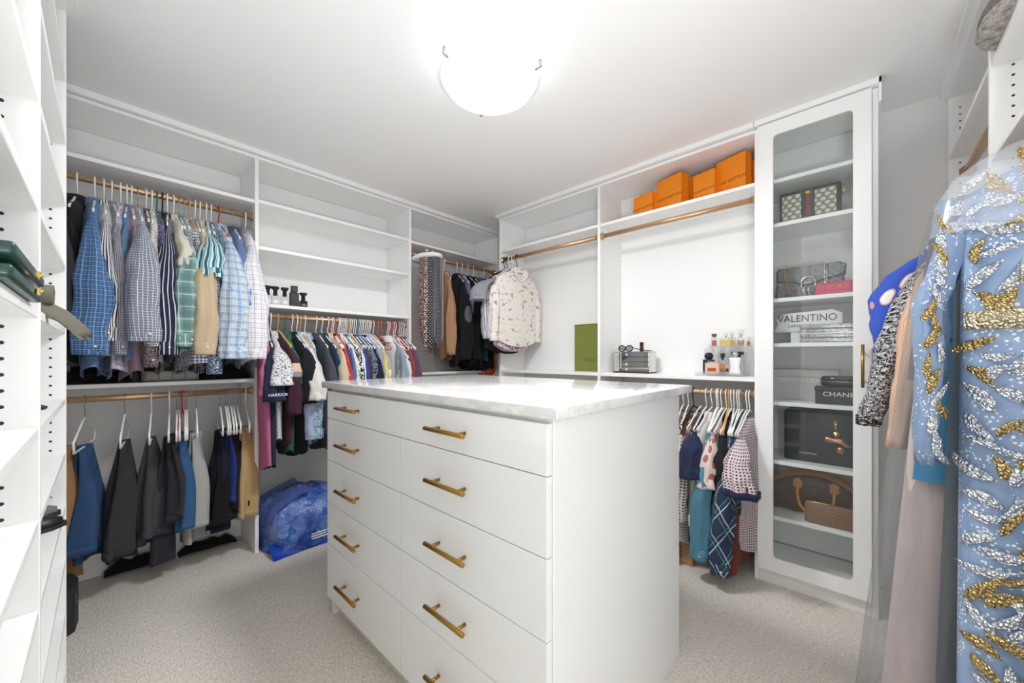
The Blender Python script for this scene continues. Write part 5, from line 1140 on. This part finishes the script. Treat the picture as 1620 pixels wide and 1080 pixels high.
for k in range(4): lbox('glitter_band', (2.40 + .001 * (k % 2), 2.435, -.012, .228, z0 + .001 + k * .0225, z0 + .0225 + k * .0225), M['glitter'], gcl, .004)
lbox('frame_edge', (2.397, 2.402, -.012, .228, z0 + .043, z0 + .048), M['chrome'], gcl, .001)

# 4 grey shoe box, black box and glasses case
z0 = S(3); lg = plain('pale_grey_card', (206, 200, 200), .7)
sb = thing('shoe_box', 'pale grey lettered shoe box at the back of the cabinet', 'box', (2.60, .24, z0))
lbox('box_body', (2.55, 2.68, .085, .385, z0, z0 + .125), lg, sb, .002); lbox('lid', (2.547, 2.683, .082, .388, z0 + .125, z0 + .165), lg, sb, .002)
text('lettering', 'JIMMY CHOO', .032, (2.546, .235, z0 + .105), FACE_W2, plain('silver_ink', (236, 232, 228), .4), sb)
kb_ = thing('black_box', 'black box with white lettering beside the shoe box', 'box', (2.43, .07, z0)); M['char'] = plain('charcoal_card', (46, 49, 54), .5)
lbox('box_body', (2.41, 2.50, -.03, .168, z0, z0 + .065), M['char'], kb_, .002); lbox('lid', (2.408, 2.502, -.032, .170, z0 + .065, z0 + .086), M['char'], kb_, .002)
text('lettering', 'CHANEL', .030, (2.4075, .072, z0 + .050), FACE_W2, M['hanger'], kb_, .0004, 1.15)
gs = thing('glasses_case', 'glossy black oval glasses case lying on the black box', 'case', (2.45, .06, z0 + .087))
for nm, a0, a1 in (('case_base', 0.0, .024), ('case_lid', .026, .052)):
    MB().loft([[(2.45 + .042 * g * math.cos(a), .055 + .095 * g * math.sin(a), z0 + .087 + z) for a in [2 * pi * k / 28 for k in range(28)]] for z, g in (((a0), .86 if a0 == 0 else 1), (a0 + .008, 1.0), (a1 - .004, 1.0 if a0 == 0 else .95), (a1, 1.0 if a0 == 0 else .8))], True, True, True).build(nm, tint, gs)
MB().loft([[(2.45 + .041 * math.cos(a), .055 + .094 * math.sin(a), z0 + .087 + z) for a in [2 * pi * k / 28 for k in range(28)]] for z in (.023, .027)], True).build('seam', M['chrome'], gs)

# 5 large dark bag with a gold charm
z0 = S(2); ink = plain('ink_leather', (38, 41, 50), .4, bump=(80, .15))
tb = thing('tote_bag', 'large inky blue leather tote with a rose gold charm', 'bag', (2.52, .17, z0))
lbox('bag_body', (2.45, 2.58, .0, .30, z0, z0 + .262), ink, tb, .012)
lbox('zip_strip', (2.47, 2.56, .02, .28, z0 + .262, z0 + .268), M['black'], tb, .001)
text('lettering', 'VALENTINO', .013, (2.4495, .20, z0 + .045), FACE_W2, plain('gold_ink', (226, 206, 176), .4), tb)
rose = plain('rose_gold', (190, 140, 116), .3, .8)
ch = MB().tube([(2.444, .088, z0 + .225), (2.441, .09, z0 + .185), (2.441, .085, z0 + .165)], .003, 8).tube([(2.441, .095, z0 + .225), (2.440, .094, z0 + .18)], .0025, 8).build('charm_strap', M['gold'], tb)
hb = MB().lathe([(0, -.016), (.012, -.012), (.017, 0), (.012, .012), (0, .016)], n=14); hb.v = [(2.437 + z * .5, .088 + x, z0 + .158 + y) for x, y, z in hb.v]; hb.build('charm_ball', M['gold'], ch)
slab([(.138, z0 + .118), (.13, z0 + .142), (.10, z0 + .138), (.07, z0 + .142), (.052, z0 + .12), (.028, z0 + .105), (.05, z0 + .098), (.075, z0 + .112), (.10, z0 + .115)], 2.434, 2.446, rose, 'charm_plate', ch, .003)
MB().lathe([(0, 0), (.017, .0), (.017, .006), (0, .008)], n=18).build('charm_disc', rose, ch, False).matrix_local = Matrix.Translation(Vector((2.443, .073, z0 + .082)) - Vector(tb.location)) @ Matrix.Rotation(-pi / 2, 4, 'Y')

# 6 brown duffel and taupe wallet
z0 = S(1); t = T('dark_monogram'); o = t.uv(True); n = t.voro(o, 26); M['duf'] = t.fin(t.mix(t.m('LESS_THAN', n, .16), lin((70, 54, 44)), lin((112, 92, 66))), .5)
tanl = plain('tan_leather', (190, 128, 62), .5)
df = thing('duffel_bag', 'dark brown duffel bag with tan leather handles on the lowest filled shelf', 'bag', (2.58, .17, z0))
rings = []
NR = 13
for i in range(NR):
    q = i / (NR - 1); y = .375 - .40 * q; top = .05 + .175 * math.sin(pi * (0.12 + .80 * q)) ** .7
    rings.append([(2.58 + .085 * c, y, z0 + max(0.0, top * (.5 + .5 * s_))) for c, s_ in [(math.copysign(abs(math.cos(a)) ** .6, math.cos(a)), math.copysign(abs(math.sin(a)) ** .7, math.sin(a))) for a in [2 * pi * k / 20 for k in range(20)]]])
MB().loft(rings, True, True, True).build('bag_body', M['duf'], df)
tp = []
for i in range(NR):
    q = i / (NR - 1); y = .375 - .40 * q; top = .05 + .175 * math.sin(pi * (0.12 + .80 * q)) ** .7
    tp.append([(2.512 + .004, y, z0 + top * .90), (2.528, y, z0 + top + .002), (2.555, y, z0 + top + .006), (2.58, y, z0 + top + .007)])
MB().loft(tp, False).build('leather_trim', tanl, df)
hp = [(2.492, .245, z0 + .155), (2.478, .246, z0 + .11), (2.462, .235, z0 + .065), (2.45, .205, z0 + .03), (2.445, .17, z0 + .012), (2.447, .135, z0 + .02), (2.458, .105, z0 + .06), (2.478, .098, z0 + .11), (2.492, .098, z0 + .145)]
MB().tube(hp, .0065, 10).build('handle', tanl, df)
for y in (.245, .098): slab([(y + .02, z0 + .15), (y + .018, z0 + .185), (y, z0 + .195), (y - .018, z0 + .185), (y - .02, z0 + .15), (y, z0 + .128)], 2.484, 2.496, tanl, 'handle_tab', df)
tw = thing('wallet', 'taupe brown zip wallet with a gold emblem in front of the duffel', 'wallet', (2.42, .12, z0)); tau = plain('taupe_leather', (142, 104, 84), .45, bump=(100, .15))
lbox('wallet_body', (2.402, 2.432, .0, .207, z0, z0 + .102), tau, tw, .009)
MB().tube([(2.417, .208, z0 + .006), (2.417, .209, z0 + .09), (2.417, .2, z0 + .1035), (2.417, .02, z0 + .1035)], .003, 6).build('zip', M['gold'], tw)
em = MB(); ec = (2.4005, .088, z0 + .066)
for s_ in (-1, 1):
    em.tube([(ec[0], ec[1] + dy, ec[2] + s_ * dz) for dy, dz in ((-.012, .017), (-.012, .021), (.012, .021), (.012, .017))], .0014, 5)
    em.tube([(ec[0], ec[1], ec[2] + s_ * .021), (ec[0], ec[1], ec[2] + s_ * .004)], .0014, 5)
    em.tube([(ec[0], ec[1] + s_ * dz, ec[2] + dy) for dy, dz in ((-.012, .02), (-.012, .016), (.0, .006), (.012, .016), (.012, .02))], .0014, 5)
    em.tube([(ec[0], ec[1] + s_ * .010 + .006 * math.cos(a), ec[2] + .0 + .010 * math.sin(a)) for a in [2 * pi * k / 12 for k in range(12)]], .0012, 5, True)
em.tube([(ec[0], ec[1] - .012, ec[2]), (ec[0], ec[1] + .012, ec[2])], .0014, 5)
em.build('emblem', M['gold'], tw)
